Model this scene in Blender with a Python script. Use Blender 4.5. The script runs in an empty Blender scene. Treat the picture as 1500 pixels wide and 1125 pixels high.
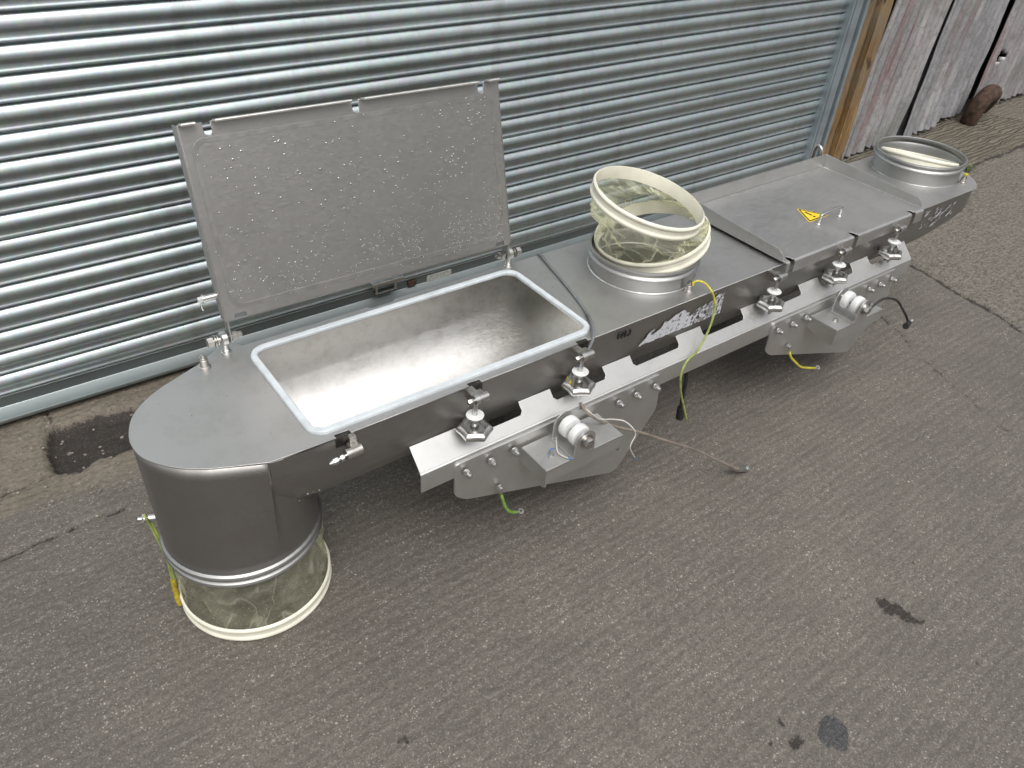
import bpy, bmesh, math, random
import numpy as np
from mathutils import Vector, Matrix, noise as mn
random.seed(7)
rng = np.random.default_rng(11)
R = math.radians
S = bpy.context.scene
COL = S.collection

# ------------------------------------------------------------------ camera
F, YAW, PIT, ROL = 1144.50306, 0.670557530, 0.655901148, 0.0738804328
fw = Vector((math.sin(YAW)*math.cos(PIT), math.cos(YAW)*math.cos(PIT), -math.sin(PIT)))
rt = Vector((math.cos(YAW), -math.sin(YAW), 0)); up = rt.cross(fw)
rt2 = rt*math.cos(ROL)+up*math.sin(ROL); up2 = -rt*math.sin(ROL)+up*math.cos(ROL)
cd = bpy.data.cameras.new('camera'); cam = bpy.data.objects.new('camera', cd); COL.objects.link(cam)
M = Matrix.Identity(4)
for i in range(3):
    M[i][0], M[i][1], M[i][2] = rt2[i], up2[i], -fw[i]
M.translation = (0, -2.5123, 1.76)
cam.matrix_world = M
cd.sensor_width = 36; cd.lens = 36*F/1500; cd.clip_end = 500; cd.clip_start = 0.02
S.camera = cam

# ------------------------------------------------------------------ world, sun, exposure
SUN_EL, SUN_AZ = 58, 200     # azimuth of the sun, degrees clockwise from +Y
w = bpy.data.worlds.new('World'); S.world = w; w.use_nodes = True
nt = w.node_tree; nt.nodes.clear()
sky = nt.nodes.new('ShaderNodeTexSky'); sky.sky_type = 'NISHITA'; sky.sun_disc = False
sky.sun_elevation = R(SUN_EL); sky.sun_rotation = R(SUN_AZ); sky.dust_density = 6; sky.air_density = 1.5; sky.ozone_density = 1
hs = nt.nodes.new('ShaderNodeHueSaturation'); hs.inputs['Saturation'].default_value = 0.16; hs.inputs['Value'].default_value = 1.0
bg = nt.nodes.new('ShaderNodeBackground'); bg.inputs[1].default_value = 0.15
wo = nt.nodes.new('ShaderNodeOutputWorld')
nt.links.new(sky.outputs[0], hs.inputs['Color']); tcw = nt.nodes.new('ShaderNodeTexCoord'); spw = nt.nodes.new('ShaderNodeSeparateXYZ'); nt.links.new(tcw.outputs['Generated'], spw.inputs[0])
mrw = nt.nodes.new('ShaderNodeMapRange'); mrw.inputs['From Min'].default_value = 0; mrw.inputs['From Max'].default_value = .85
mrw.inputs['To Min'].default_value = .38; mrw.inputs['To Max'].default_value = 1.75; nt.links.new(spw.outputs['Z'], mrw.inputs['Value'])
vmw = nt.nodes.new('ShaderNodeVectorMath'); vmw.operation = 'SCALE'; nt.links.new(hs.outputs[0], vmw.inputs[0]); nt.links.new(mrw.outputs[0], vmw.inputs['Scale'])
nt.links.new(vmw.outputs[0], bg.inputs[0]); nt.links.new(bg.outputs[0], wo.inputs[0])
sd = bpy.data.lights.new('sun', 'SUN'); sd.energy = 0.6; sd.angle = R(40); sd.color = (1, .97, .93)
so = bpy.data.objects.new('sun', sd); COL.objects.link(so)
az, el = R(SUN_AZ), R(SUN_EL)
sdir = Vector((math.sin(az)*math.cos(el), math.cos(az)*math.cos(el), math.sin(el)))
so.rotation_euler = sdir.to_track_quat('Z', 'Y').to_euler()
S.view_settings.view_transform = 'Standard'; S.view_settings.look = 'None'
S.view_settings.gamma = 1; S.view_settings.use_curve_mapping = False
S.view_settings.exposure = -0.18
S.render.engine = 'CYCLES'

# ------------------------------------------------------------------ materials
def newmat(name):
    m = bpy.data.materials.new(name); m.use_nodes = True
    n = m.node_tree.nodes; b = n['Principled BSDF']
    return m, m.node_tree, n, b
def N(t, kind, **kw):
    n = t.nodes.new(kind)
    for k, v in kw.items():
        if k in n.inputs: n.inputs[k].default_value = v
        else: setattr(n, k, v)
    return n
def ramp(t, src, stops):
    r = t.nodes.new('ShaderNodeValToRGB'); cr = r.color_ramp
    while len(cr.elements) < len(stops): cr.elements.new(.5)
    for e, (p, c) in zip(cr.elements, stops):
        e.position = p; e.color = (c, c, c, 1) if isinstance(c, (int, float)) else (*c, 1)
    t.links.new(src, r.inputs[0]); return r
def coords(t, scale=(1, 1, 1), rot=(0, 0, 0)):
    tc = t.nodes.new('ShaderNodeTexCoord'); mp = t.nodes.new('ShaderNodeMapping')
    mp.inputs['Scale'].default_value = scale; mp.inputs['Rotation'].default_value = rot
    t.links.new(tc.outputs['Object'], mp.inputs[0]); return mp.outputs[0]
def mixc(t, fac, a, b, mode='MIX'):
    m = t.nodes.new('ShaderNodeMix'); m.data_type = 'RGBA'; m.blend_type = mode
    for s, i in ((fac, 0), (a, 6), (b, 7)):
        if isinstance(s, (int, float)): m.inputs[i].default_value = s
        elif isinstance(s, tuple): m.inputs[i].default_value = (*s, 1)
        else: t.links.new(s, m.inputs[i])
    return m.outputs[2]
def steel(name, col, r0, r1, blotch=3, brush=(60, 400, 400), bump=.03, dirt=.15, dirtcol=(.22, .19, .16), aniso=0):
    m, t, n, b = newmat(name)
    b.inputs['Metallic'].default_value = 1
    n1 = N(t, 'ShaderNodeTexNoise', Scale=blotch, Detail=6.0, Roughness=.6); t.links.new(coords(t), n1.inputs[0])
    n2 = N(t, 'ShaderNodeTexNoise', Scale=1.0, Detail=3.0); t.links.new(coords(t, brush), n2.inputs[0])
    n3 = N(t, 'ShaderNodeTexNoise', Scale=blotch*5, Detail=8.0, Roughness=.7); t.links.new(coords(t), n3.inputs[0])
    rr = ramp(t, n1.outputs[0], [(.3, r0), (.7, r1)])
    mr = mixc(t, .35, rr.outputs[0], n2.outputs[0]); t.links.new(mr, b.inputs['Roughness'])
    dm = ramp(t, n3.outputs[0], [(.48, 0.), (.75, dirt)])
    c1 = mixc(t, dm.outputs[0], col, dirtcol)
    c2 = mixc(t, .12, c1, n2.outputs[0], 'MULTIPLY')
    t.links.new(c2, b.inputs['Base Color'])
    bp = N(t, 'ShaderNodeBump', Strength=bump, Distance=.002); t.links.new(n2.outputs[0], bp.inputs['Height'])
    bp2 = N(t, 'ShaderNodeBump', Strength=.12, Distance=.01); t.links.new(n1.outputs[0], bp2.inputs['Height'])
    t.links.new(bp.outputs[0], bp2.inputs['Normal']); t.links.new(bp2.outputs[0], b.inputs['Normal'])
    if aniso: b.inputs['Anisotropic'].default_value = aniso
    return m
def plain(name, col, rough=.5, metal=0., nscale=20, var=.2, **kw):
    m, t, n, b = newmat(name)
    b.inputs['Roughness'].default_value = rough; b.inputs['Metallic'].default_value = metal
    nn = N(t, 'ShaderNodeTexNoise', Scale=float(nscale), Detail=5.0); t.links.new(coords(t), nn.inputs[0])
    dark = tuple(c*(1-var*2) for c in col)
    r = ramp(t, nn.outputs[0], [(.3, dark), (.62, col)])
    t.links.new(r.outputs[0], b.inputs['Base Color'])
    for k, v in kw.items(): b.inputs[k].default_value = v
    return m

M_plate = steel('brushed_steel_plate', (.545, .54, .53), .44, .56, blotch=2.4, dirt=.35, dirtcol=(.34, .325, .30))
M_trough = steel('dull_steel_trough', (.33, .32, .305), .40, .48, dirt=.2, bump=.015)
M_inner = steel('polished_steel_inside', (.76, .745, .72), .32, .42, blotch=5, dirt=.35, dirtcol=(.30, .24, .18))
M_beam = steel('satin_steel_beam', (.62, .615, .60), .42, .54, dirt=.2, dirtcol=(.40, .39, .37))
M_lid = steel('stained_steel_lid', (.42, .41, .40), .44, .54, blotch=1.3, dirt=.12, dirtcol=(.62, .60, .58), bump=.01)
M_bright = plain('bright_turned_steel', (.66, .655, .64), .28, 1., 60, .1)
M_knob = plain('cast_knob_steel', (.60, .595, .58), .34, 1., 70, .15)
M_bolt = plain('dull_bolt_steel', (.55, .53, .50), .3, 1., 80, .2)
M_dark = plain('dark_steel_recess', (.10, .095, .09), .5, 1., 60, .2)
M_plastic = plain('white_plastic', (.66, .67, .66), .4, 0., 30, .06)
M_gasket = plain('pale_silicone_gasket', (.52, .56, .58), .5, 0., 30, .08)
M_cuff = plain('cream_rubber_cuff', (.74, .72, .60), .45, 0., 14, .08)
M_yellow = plain('yellow_sticker', (.80, .58, .03), .4, 0., 60, .05)
M_black = plain('black_ink', (.015, .015, .015), .5)
M_cgrey = plain('grey_cable', (.16, .17, .18), .45)
M_cbrown = plain('brown_grey_cable', (.20, .17, .14), .6)
M_cwhite = plain('thin_white_wire', (.55, .52, .48), .5)
M_cblack = plain('black_cable', (.02, .02, .02), .5)
M_cyel = plain('yellow_wire', (.55, .48, .04), .5, 0., 60, .2)
M_cgreen = plain('green_wire', (.16, .30, .05), .5, 0., 60, .2)
M_ygreen = plain('green_yellow_wire', (.30, .36, .10), .5, 0., 40, .25)
M_tape = plain('worn_yellow_tape', (.50, .38, .03), .6, 0., 120, .3)
M_blue = plain('blue_wire_end', (.05, .2, .45), .5)
M_stick = plain('torn_white_sticker', (.50, .51, .54), .5, 0., 200, .12)
M_label = plain('pale_etched_label', (.50, .50, .47), .45, .3, 120, .15)
M_rust = plain('rusty_iron', (.075, .043, .028), .9, 0., 30, .4)
M_weed = plain('weed_leaf', (.07, .11, .03), .7, 0., 30, .3)

def m_galv():
    m, t, n, b = newmat('galvanised_slat')
    b.inputs['Metallic'].default_value = 1
    n1 = N(t, 'ShaderNodeTexNoise', Scale=1.0, Detail=5.0); t.links.new(coords(t, (1.5, 8, 8)), n1.inputs[0])
    n2 = N(t, 'ShaderNodeTexVoronoi', Scale=60.0); t.links.new(coords(t), n2.inputs[0])
    n4 = N(t, 'ShaderNodeTexNoise', Scale=35.0, Detail=8.0, Roughness=.75); t.links.new(coords(t, (1, 1, .5)), n4.inputs[0])
    c = mixc(t, n1.outputs[0], (.42, .472, .482), (.505, .558, .567))
    c = mixc(t, .07, c, n2.outputs['Color'], 'OVERLAY')
    d = ramp(t, n4.outputs[0], [(.62, 0.), (.72, .5)])
    c = mixc(t, d.outputs[0], c, (.28, .29, .28))
    n5 = N(t, 'ShaderNodeTexNoise', Scale=1.0, Detail=5.0, Roughness=.65); t.links.new(coords(t, (14, 14, .9)), n5.inputs[0])
    d5 = ramp(t, n5.outputs[0], [(.52, 0.), (.70, .42)]); c = mixc(t, d5.outputs[0], c, (.27, .28, .265))
    t.links.new(c, b.inputs['Base Color'])
    rr = ramp(t, n1.outputs[0], [(.3, .38), (.7, .50)]); t.links.new(rr.outputs[0], b.inputs['Roughness'])
    bp = N(t, 'ShaderNodeBump', Strength=.10, Distance=.003); t.links.new(n4.outputs[0], bp.inputs['Height']); t.links.new(bp.outputs[0], b.inputs['Normal'])
    return m
M_galv = m_galv()
M_rail = plain('painted_guide_rail', (.34, .39, .42), .45, .6, 12, .12)

def m_film(nm, lo, hi):
    m, t, n, b = newmat(nm); n.remove(b)
    out = n['Material Output']
    tr = N(t, 'ShaderNodeBsdfTransparent'); tr.inputs[0].default_value = (.95, .95, .87, 1)
    p = N(t, 'ShaderNodeBsdfPrincipled'); p.inputs['Base Color'].default_value = (.80, .80, .62, 1); p.inputs['Roughness'].default_value = .18
    tl = N(t, 'ShaderNodeBsdfTranslucent'); tl.inputs[0].default_value = (.85, .85, .64, 1)
    ns = N(t, 'ShaderNodeTexNoise', Scale=9.0, Detail=6.0, Distortion=1.2); t.links.new(coords(t), ns.inputs[0])
    fr = N(t, 'ShaderNodeLayerWeight', Blend=.35)
    r = ramp(t, ns.outputs[0], [(.42, lo), (.70, hi)])
    cn = N(t, 'ShaderNodeTexNoise', Scale=6.5, Detail=2.5, Distortion=.8); t.links.new(coords(t, (1, 1, .8)), cn.inputs[0])
    cs = N(t, 'ShaderNodeMath', operation='SUBTRACT'); t.links.new(cn.outputs[0], cs.inputs[0]); cs.inputs[1].default_value = .5
    ca = N(t, 'ShaderNodeMath', operation='ABSOLUTE'); t.links.new(cs.outputs[0], ca.inputs[0])
    cr_ = ramp(t, ca.outputs[0], [(.0, hi*1.1), (.012, hi*.45), (.03, 0.)])
    ad0 = N(t, 'ShaderNodeMath', operation='ADD'); t.links.new(cr_.outputs[0], ad0.inputs[0]); t.links.new(r.outputs[0], ad0.inputs[1])
    ad = N(t, 'ShaderNodeMath', operation='ADD'); ml = N(t, 'ShaderNodeMath', operation='MULTIPLY'); ml.inputs[1].default_value = .35
    t.links.new(fr.outputs['Facing'], ml.inputs[0]); t.links.new(ad0.outputs[0], ad.inputs[0]); t.links.new(ml.outputs[0], ad.inputs[1]); ad.use_clamp = True
    m1 = N(t, 'ShaderNodeMixShader', Fac=.45); t.links.new(p.outputs[0], m1.inputs[1]); t.links.new(tl.outputs[0], m1.inputs[2])
    m2 = N(t, 'ShaderNodeMixShader'); t.links.new(ad.outputs[0], m2.inputs[0]); t.links.new(tr.outputs[0], m2.inputs[1]); t.links.new(m1.outputs[0], m2.inputs[2])
    bp = N(t, 'ShaderNodeBump', Strength=.5, Distance=.01); t.links.new(ns.outputs[0], bp.inputs['Height']); t.links.new(bp.outputs[0], p.inputs['Normal'])
    t.links.new(m2.outputs[0], out.inputs[0]); return m
M_film = m_film('clear_yellowed_film', .02, .24); M_film2 = m_film('creased_cream_film', .14, .50)
def m_water():
    m, t, n, b = newmat('water_drop')
    b.inputs['Base Color'].default_value = (.50, .50, .50, 1); b.inputs['Roughness'].default_value = .08
    b.inputs['Metallic'].default_value = .85; return m
M_water = m_water()

def m_ground():
    m, t, n, b = newmat('worn_tarmac'); L = t.links
    att = lambda nm: (lambda a: (setattr(a, 'attribute_name', nm), a)[1])(t.nodes.new('ShaderNodeAttribute')).outputs['Fac']
    fine = N(t, 'ShaderNodeTexNoise', Scale=220.0, Detail=4.0, Roughness=.7); L.new(coords(t), fine.inputs[0])
    st = N(t, 'ShaderNodeTexNoise', Scale=1.0, Detail=8.0, Roughness=.72); L.new(coords(t, (30, 62, 20), (0, 0, R(-3))), st.inputs[0])
    big = N(t, 'ShaderNodeTexNoise', Scale=1.3, Detail=6.0, Roughness=.6); L.new(coords(t), big.inputs[0])
    wrp = N(t, 'ShaderNodeTexNoise', Scale=120.0, Detail=3.0); L.new(coords(t), wrp.inputs[0])
    wv_ = N(t, 'ShaderNodeVectorMath', operation='SCALE'); L.new(wrp.outputs['Color'], wv_.inputs[0]); wv_.inputs['Scale'].default_value = .012
    wa = N(t, 'ShaderNodeVectorMath', operation='ADD'); L.new(coords(t), wa.inputs[0]); L.new(wv_.outputs[0], wa.inputs[1])
    vo = N(t, 'ShaderNodeTexVoronoi', Scale=170.0, Randomness=1.0); L.new(wa.outputs[0], vo.inputs[0])
    vo2 = N(t, 'ShaderNodeTexVoronoi', Scale=78.0, Randomness=1.0); L.new(wa.outputs[0], vo2.inputs[0])
    sep = N(t, 'ShaderNodeSeparateColor'); L.new(vo.outputs['Color'], sep.inputs[0])
    sep2 = N(t, 'ShaderNodeSeparateColor'); L.new(vo2.outputs['Color'], sep2.inputs[0])
    gr = N(t, 'ShaderNodeTexNoise', Scale=1.0, Detail=5.0, Roughness=.75); L.new(coords(t, (70, 95, 70), (0, 0, R(-4))), gr.inputs[0])
    mid = N(t, 'ShaderNodeTexNoise', Scale=7.0, Detail=5.0, Roughness=.65); L.new(coords(t, (.8, 1.3, 1)), mid.inputs[0])
    lw = N(t, 'ShaderNodeTexWave', Scale=9.5, Distortion=4.5, Detail=4.0); lw.inputs['Detail Scale'].default_value = 1.5; lw.bands_direction = 'Y'
    L.new(coords(t, (.3, 1, 1), (0, 0, R(-2))), lw.inputs[0])
    base = mixc(t, ramp(t, big.outputs[0], [(.32, 0.), (.68, 1.)]).outputs[0], (.100, .087, .074), (.142, .126, .108))
    base = mixc(t, ramp(t, mid.outputs[0], [(.35, .35), (.55, 0.)]).outputs[0], base, (.085, .074, .063))
    base = mixc(t, ramp(t, lw.outputs[0], [(.1, .18), (.6, 0.)]).outputs[0], base, (.060, .051, .043))
    base = mixc(t, ramp(t, gr.outputs[0], [(.34, .75), (.50, 0.)]).outputs[0], base, (.070, .061, .053))
    base = mixc(t, ramp(t, gr.outputs[0], [(.55, 0.), (.72, .65)]).outputs[0], base, (.30, .28, .25))
    base = mixc(t, ramp(t, fine.outputs[0], [(.36, .55), (.52, 0.)]).outputs[0], base, (.055, .048, .042))
    base = mixc(t, ramp(t, fine.outputs[0], [(.58, 0.), (.70, .55)]).outputs[0], base, (.36, .34, .30))
    clus = ramp(t, mid.outputs[0], [(.40, .25), (.60, 1.)])
    def flecks(v, sp_, lo, r1, r2, col, base):
        a = N(t, 'ShaderNodeMath', operation='MULTIPLY'); L.new(ramp(t, sp_.outputs[0], [(lo, 0.), (lo+.02, .85)]).outputs[0], a.inputs[0]); L.new(ramp(t, v.outputs['Distance'], [(r1, 1.), (r2, 0.)]).outputs[0], a.inputs[1])
        b2 = N(t, 'ShaderNodeMath', operation='MULTIPLY'); L.new(a.outputs[0], b2.inputs[0]); L.new(clus.outputs[0], b2.inputs[1])
        return mixc(t, b2.outputs[0], base, col), b2
    base, ag = flecks(vo, sep, .80, .18, .40, (.42, .40, .35), base)
    base, ag2 = flecks(vo2, sep2, .93, .12, .30, (.44, .41, .35), base)
    # coarse lighter slab
    co = N(t, 'ShaderNodeTexNoise', Scale=1.0, Detail=6.0, Roughness=.7); L.new(coords(t, (60, 110, 60), (0, 0, R(8))), co.inputs[0])
    coarse = mixc(t, ramp(t, co.outputs[0], [(.38, 0.), (.62, 1.)]).outputs[0], (.056, .048, .039), (.195, .175, .148))
    base = mixc(t, att('coarse'), base, coarse)
    # ribbed concrete along the wall
    wv = N(t, 'ShaderNodeTexWave', Scale=10.5, Distortion=9.0, Detail=4.0); wv.inputs['Detail Scale'].default_value = 2.0
    wv.bands_direction = 'Y'; L.new(coords(t, (.25, 1, 1), (0, 0, R(-7))), wv.inputs[0])
    rib = mixc(t, wv.outputs[0], (.095, .082, .060), (.165, .145, .108))
    rib = mixc(t, ramp(t, co.outputs[0], [(.35, .5), (.6, 0.)]).outputs[0], rib, (.07, .06, .045))
    base = mixc(t, att('ribbed'), base, rib)
    # broken edge concrete by the shutter
    eg = mixc(t, ramp(t, big.outputs[0], [(.35, 0.), (.65, 1.)]).outputs[0], (.105, .088, .066), (.185, .16, .125))
    eg = mixc(t, ramp(t, st.outputs[0], [(.4, .5), (.6, 0.)]).outputs[0], eg, (.07, .058, .045))
    eg = mixc(t, ramp(t, gr.outputs[0], [(.36, .8), (.48, 0.)]).outputs[0], eg, (.065, .052, .040))
    eg = mixc(t, ramp(t, gr.outputs[0], [(.56, 0.), (.70, .7)]).outputs[0], eg, (.26, .23, .18))
    eg = mixc(t, ag2.outputs[0], eg, (.36, .32, .26))
    base = mixc(t, att('edge'), base, eg)
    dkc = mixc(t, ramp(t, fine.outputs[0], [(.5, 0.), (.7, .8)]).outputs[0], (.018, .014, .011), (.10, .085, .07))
    def grit(nm, lo, hi):
        a1 = N(t, 'ShaderNodeMath', operation='MULTIPLY_ADD'); L.new(gr.outputs[0], a1.inputs[0]); a1.inputs[1].default_value = 1.5; a1.inputs[2].default_value = -.75
        a2 = N(t, 'ShaderNodeMath', operation='ADD'); L.new(a1.outputs[0], a2.inputs[0]); L.new(att(nm), a2.inputs[1])
        a3 = N(t, 'ShaderNodeMath', operation='MINIMUM'); L.new(ramp(t, a2.outputs[0], [(lo, 0.), (hi, 1.)]).outputs[0], a3.inputs[0])
        L.new(ramp(t, att(nm), [(.02, 0.), (.12, 1.)]).outputs[0], a3.inputs[1]); return a3.outputs[0]
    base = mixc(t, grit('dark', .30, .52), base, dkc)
    tc_ = mixc(t, ramp(t, fine.outputs[0], [(.45, 0.), (.62, 1.)]).outputs[0], (.028, .028, .030), (.085, .084, .086))
    base = mixc(t, grit('tar', .25, .40), base, tc_)
    L.new(base, b.inputs['Base Color'])
    rr = ramp(t, big.outputs[0], [(.3, .62), (.7, .82)]); L.new(rr.outputs[0], b.inputs['Roughness'])
    h1 = N(t, 'ShaderNodeBump', Strength=.55, Distance=.004); L.new(gr.outputs[0], h1.inputs['Height'])
    h2 = N(t, 'ShaderNodeBump', Strength=.5, Distance=.003); L.new(fine.outputs[0], h2.inputs['Height']); L.new(h1.outputs[0], h2.inputs['Normal'])
    rm = N(t, 'ShaderNodeMath', operation='MULTIPLY'); L.new(wv.outputs[0], rm.inputs[0]); L.new(att('ribbed'), rm.inputs[1])
    h3 = N(t, 'ShaderNodeBump', Strength=.8, Distance=.015); L.new(rm.outputs[0], h3.inputs['Height']); L.new(h2.outputs[0], h3.inputs['Normal'])
    h4 = N(t, 'ShaderNodeBump', Strength=.20, Distance=.006); L.new(lw.outputs[0], h4.inputs['Height']); L.new(h3.outputs[0], h4.inputs['Normal'])
    L.new(h4.outputs[0], b.inputs['Normal'])
    return m
M_ground = m_ground()

def m_wood():
    m, t, n, b = newmat('weathered_timber'); L = t.links
    g = N(t, 'ShaderNodeTexNoise', Scale=1.0, Detail=8.0, Roughness=.7, Distortion=.6); L.new(coords(t, (60, 60, 3.5)), g.inputs[0])
    g2 = N(t, 'ShaderNodeTexNoise', Scale=4.0, Detail=5.0); L.new(coords(t), g2.inputs[0])
    c = ramp(t, g.outputs[0], [(.3, (.05, .028, .012)), (.5, (.20, .115, .042)), (.72, (.36, .24, .11))])
    c2 = mixc(t, ramp(t, g2.outputs[0], [(.42, 0.), (.62, .7)]).outputs[0], c.outputs[0], (.16, .135, .095))
    kn = N(t, 'ShaderNodeTexNoise', Scale=1.0, Detail=3.0); L.new(coords(t, (12, 12, 5)), kn.inputs[0])
    c2 = mixc(t, ramp(t, kn.outputs[0], [(.60, 0.), (.68, .9)]).outputs[0], c2, (.03, .015, .008))
    L.new(c2, b.inputs['Base Color']); b.inputs['Roughness'].default_value = .85
    bp = N(t, 'ShaderNodeBump', Strength=.8, Distance=.01); L.new(g.outputs[0], bp.inputs['Height']); L.new(bp.outputs[0], b.inputs['Normal'])
    return m
M_wood = m_wood()
def m_tin(name, tint, red):
    m, t, n, b = newmat(name); L = t.links
    g = N(t, 'ShaderNodeTexNoise', Scale=1.0, Detail=9.0, Roughness=.72, Distortion=.3); L.new(coords(t, (7, 7, 2.6)), g.inputs[0])
    g2 = N(t, 'ShaderNodeTexNoise', Scale=1.0, Detail=6.0, Roughness=.65); L.new(coords(t, (9, 9, 1.1)), g2.inputs[0])
    sp = N(t, 'ShaderNodeTexNoise', Scale=45.0, Detail=6.0, Roughness=.8); L.new(coords(t, (1, 1, .6)), sp.inputs[0])
    c = ramp(t, g.outputs[0], [(.28, (.23*tint[0], .23*tint[1], .235*tint[2])), (.5, (.34*tint[0], .335*tint[1], .345*tint[2])), (.72, (.48, .465, .46))])
    c2 = mixc(t, ramp(t, g2.outputs[0], [(.53, 0.), (.64, red)]).outputs[0], c.outputs[0], (.27, .165, .165))
    c3 = mixc(t, ramp(t, sp.outputs[0], [(.36, .6), (.5, 0.)]).outputs[0], c2, (.15, .13, .12))
    c4 = mixc(t, ramp(t, sp.outputs[0], [(.57, 0.), (.66, .6)]).outputs[0], c3, (.44, .43, .42))
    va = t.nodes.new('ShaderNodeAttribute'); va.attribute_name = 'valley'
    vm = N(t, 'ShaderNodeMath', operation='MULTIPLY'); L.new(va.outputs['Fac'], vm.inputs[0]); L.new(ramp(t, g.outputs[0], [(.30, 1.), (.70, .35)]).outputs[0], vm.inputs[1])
    c5 = mixc(t, ramp(t, vm.outputs[0], [(.04, 0.), (.55, .9)]).outputs[0], c4, (.075, .073, .070))  # valley grime, darkened further as shade painted into the colour so ribs show
    gl = N(t, 'ShaderNodeTexNoise', Scale=3.0, Detail=6.0, Roughness=.7); L.new(coords(t), gl.inputs[0])
    c5 = mixc(t, ramp(t, gl.outputs[0], [(.50, 0.), (.66, .5)]).outputs[0], c5, (.20, .21, .18))
    L.new(c5, b.inputs['Base Color']); b.inputs['Roughness'].default_value = .52; b.inputs['Metallic'].default_value = .45
    bp = N(t, 'ShaderNodeBump', Strength=.5, Distance=.006); L.new(sp.outputs[0], bp.inputs['Height']); L.new(bp.outputs[0], b.inputs['Normal'])
    return m
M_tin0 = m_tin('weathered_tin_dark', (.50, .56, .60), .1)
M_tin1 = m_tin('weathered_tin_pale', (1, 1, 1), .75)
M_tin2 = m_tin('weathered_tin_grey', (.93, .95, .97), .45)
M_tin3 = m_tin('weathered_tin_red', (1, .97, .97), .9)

# ------------------------------------------------------------------ mesh helpers
class MB:
    def __init__(s): s.v = []; s.f = []; s.sm = []
    def add(s, vs, fs, smooth=False):
        o = len(s.v); s.v += [tuple(v) for v in vs]; s.f += [tuple(i+o for i in f) for f in fs]; s.sm += [smooth]*len(fs); return s
    def box(s, x0, x1, y0, y1, z0, z1, bev=0.0, mat=None):
        bm = bmesh.new(); bmesh.ops.create_cube(bm, size=1)
        for v in bm.verts: v.co = Vector(((x0+x1)/2+v.co.x*(x1-x0), (y0+y1)/2+v.co.y*(y1-y0), (z0+z1)/2+v.co.z*(z1-z0)))
        if bev: bmesh.ops.bevel(bm, geom=bm.edges[:], offset=bev, segments=2, affect='EDGES')
        if mat is not None: bmesh.ops.transform(bm, matrix=mat, verts=bm.verts)
        bm.verts.index_update(); s.add([v.co[:] for v in bm.verts], [[v.index for v in f.verts] for f in bm.faces]); bm.free(); return s
    def cyl(s, a, b_, r0, r1=None, seg=20, cap=True, smooth=True):
        a, b_ = Vector(a), Vector(b_); r1 = r0 if r1 is None else r1
        return s.lathe([(r0, 0), (r1, (b_-a).length)], a, (b_-a), seg, smooth, cap)
    def lathe(s, prof, c, n, seg=48, smooth=True, cap=False, lobes=None, a0=0.0):
        c = Vector(c); n = Vector(n).normalized()
        q = Vector((0, 0, 1)).rotation_difference(n)
        vs = []; fs = []
        for j, (r, h) in enumerate(prof):
            for i in range(seg):
                a = a0+2*math.pi*i/seg; rr = r*(lobes(a) if lobes else 1)
                vs.append(c+q@Vector((rr*math.cos(a), rr*math.sin(a), h)))
        for j in range(len(prof)-1):
            for i in range(seg):
                k = (i+1) % seg; fs.append((j*seg+i, j*seg+k, (j+1)*seg+k, (j+1)*seg+i))
        s.add(vs, fs, smooth)
        if cap:
            s.add(vs[:seg], [tuple(range(seg))[::-1]]); s.add(vs[-seg:], [tuple(range(seg))])
        return s
    def tube(s, pts, r, seg=10, sub=6, smooth=True, closed=False):
        P = [Vector(p) for p in pts]
        if sub > 1:
            Q = []; n = len(P); rngi = range(n if closed else n-1)
            for i in rngi:
                p0 = P[(i-1) % n] if (closed or i > 0) else P[0]; p1 = P[i]; p2 = P[(i+1) % n]
                p3 = P[(i+2) % n] if (closed or i+2 < n) else P[-1]
                for k in range(sub):
                    t = k/sub
                    Q.append(.5*((2*p1)+(-p0+p2)*t+(2*p0-5*p1+4*p2-p3)*t*t+(-p0+3*p1-3*p2+p3)*t**3))
            if not closed: Q.append(P[-1])
            P = Q
        vs = []; fs = []; u = None; n = len(P)
        for i, p in enumerate(P):
            a = P[(i-1) % n] if closed else P[max(i-1, 0)]; b_ = P[(i+1) % n] if closed else P[min(i+1, n-1)]
            d = (b_-a).normalized()
            if u is None: u = d.orthogonal().normalized()
            u = (u-d*u.dot(d)).normalized(); v = d.cross(u)
            for k in range(seg):
                an = 2*math.pi*k/seg; vs.append(p+(u*math.cos(an)+v*math.sin(an))*r)
        for i in range(n if closed else n-1):
            for k in range(seg):
                i2 = (i+1) % n; k2 = (k+1) % seg; fs.append((i*seg+k, i*seg+k2, i2*seg+k2, i2*seg+k))
        s.add(vs, fs, smooth)
        if not closed:
            s.add(vs[:seg], [tuple(range(seg))[::-1]]); s.add(vs[-seg:], [tuple(range(seg))])
        return s
    def build(s, name, mat, parent=None, loc=None):
        me = bpy.data.meshes.new(name); me.from_pydata(s.v, [], s.f); me.update()
        me.polygons.foreach_set('use_smooth', s.sm); me.set_sharp_from_angle(angle=R(38))
        me.materials.append(mat); return link(name, me, parent, loc)
def link(name, me, parent=None, loc=None):
    o = bpy.data.objects.new(name, me); COL.objects.link(o)
    if parent: o.parent = parent
    if loc is not None: o.location = loc
    return o
def solid(o, t, off=-1):
    m = o.modifiers.new('thickness', 'SOLIDIFY'); m.thickness = t; m.offset = off; return o
def tag(o, label=None, cat=None, group=None, kind=None):
    for k, v in (('label', label), ('category', cat), ('group', group), ('kind', kind)):
        if v: o[k] = v
    return o
def empty(name, loc, rz=0):
    o = bpy.data.objects.new(name, None); COL.objects.link(o); o.location = loc; o.rotation_euler = (0, 0, rz); o.empty_display_size = .05; return o
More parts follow.
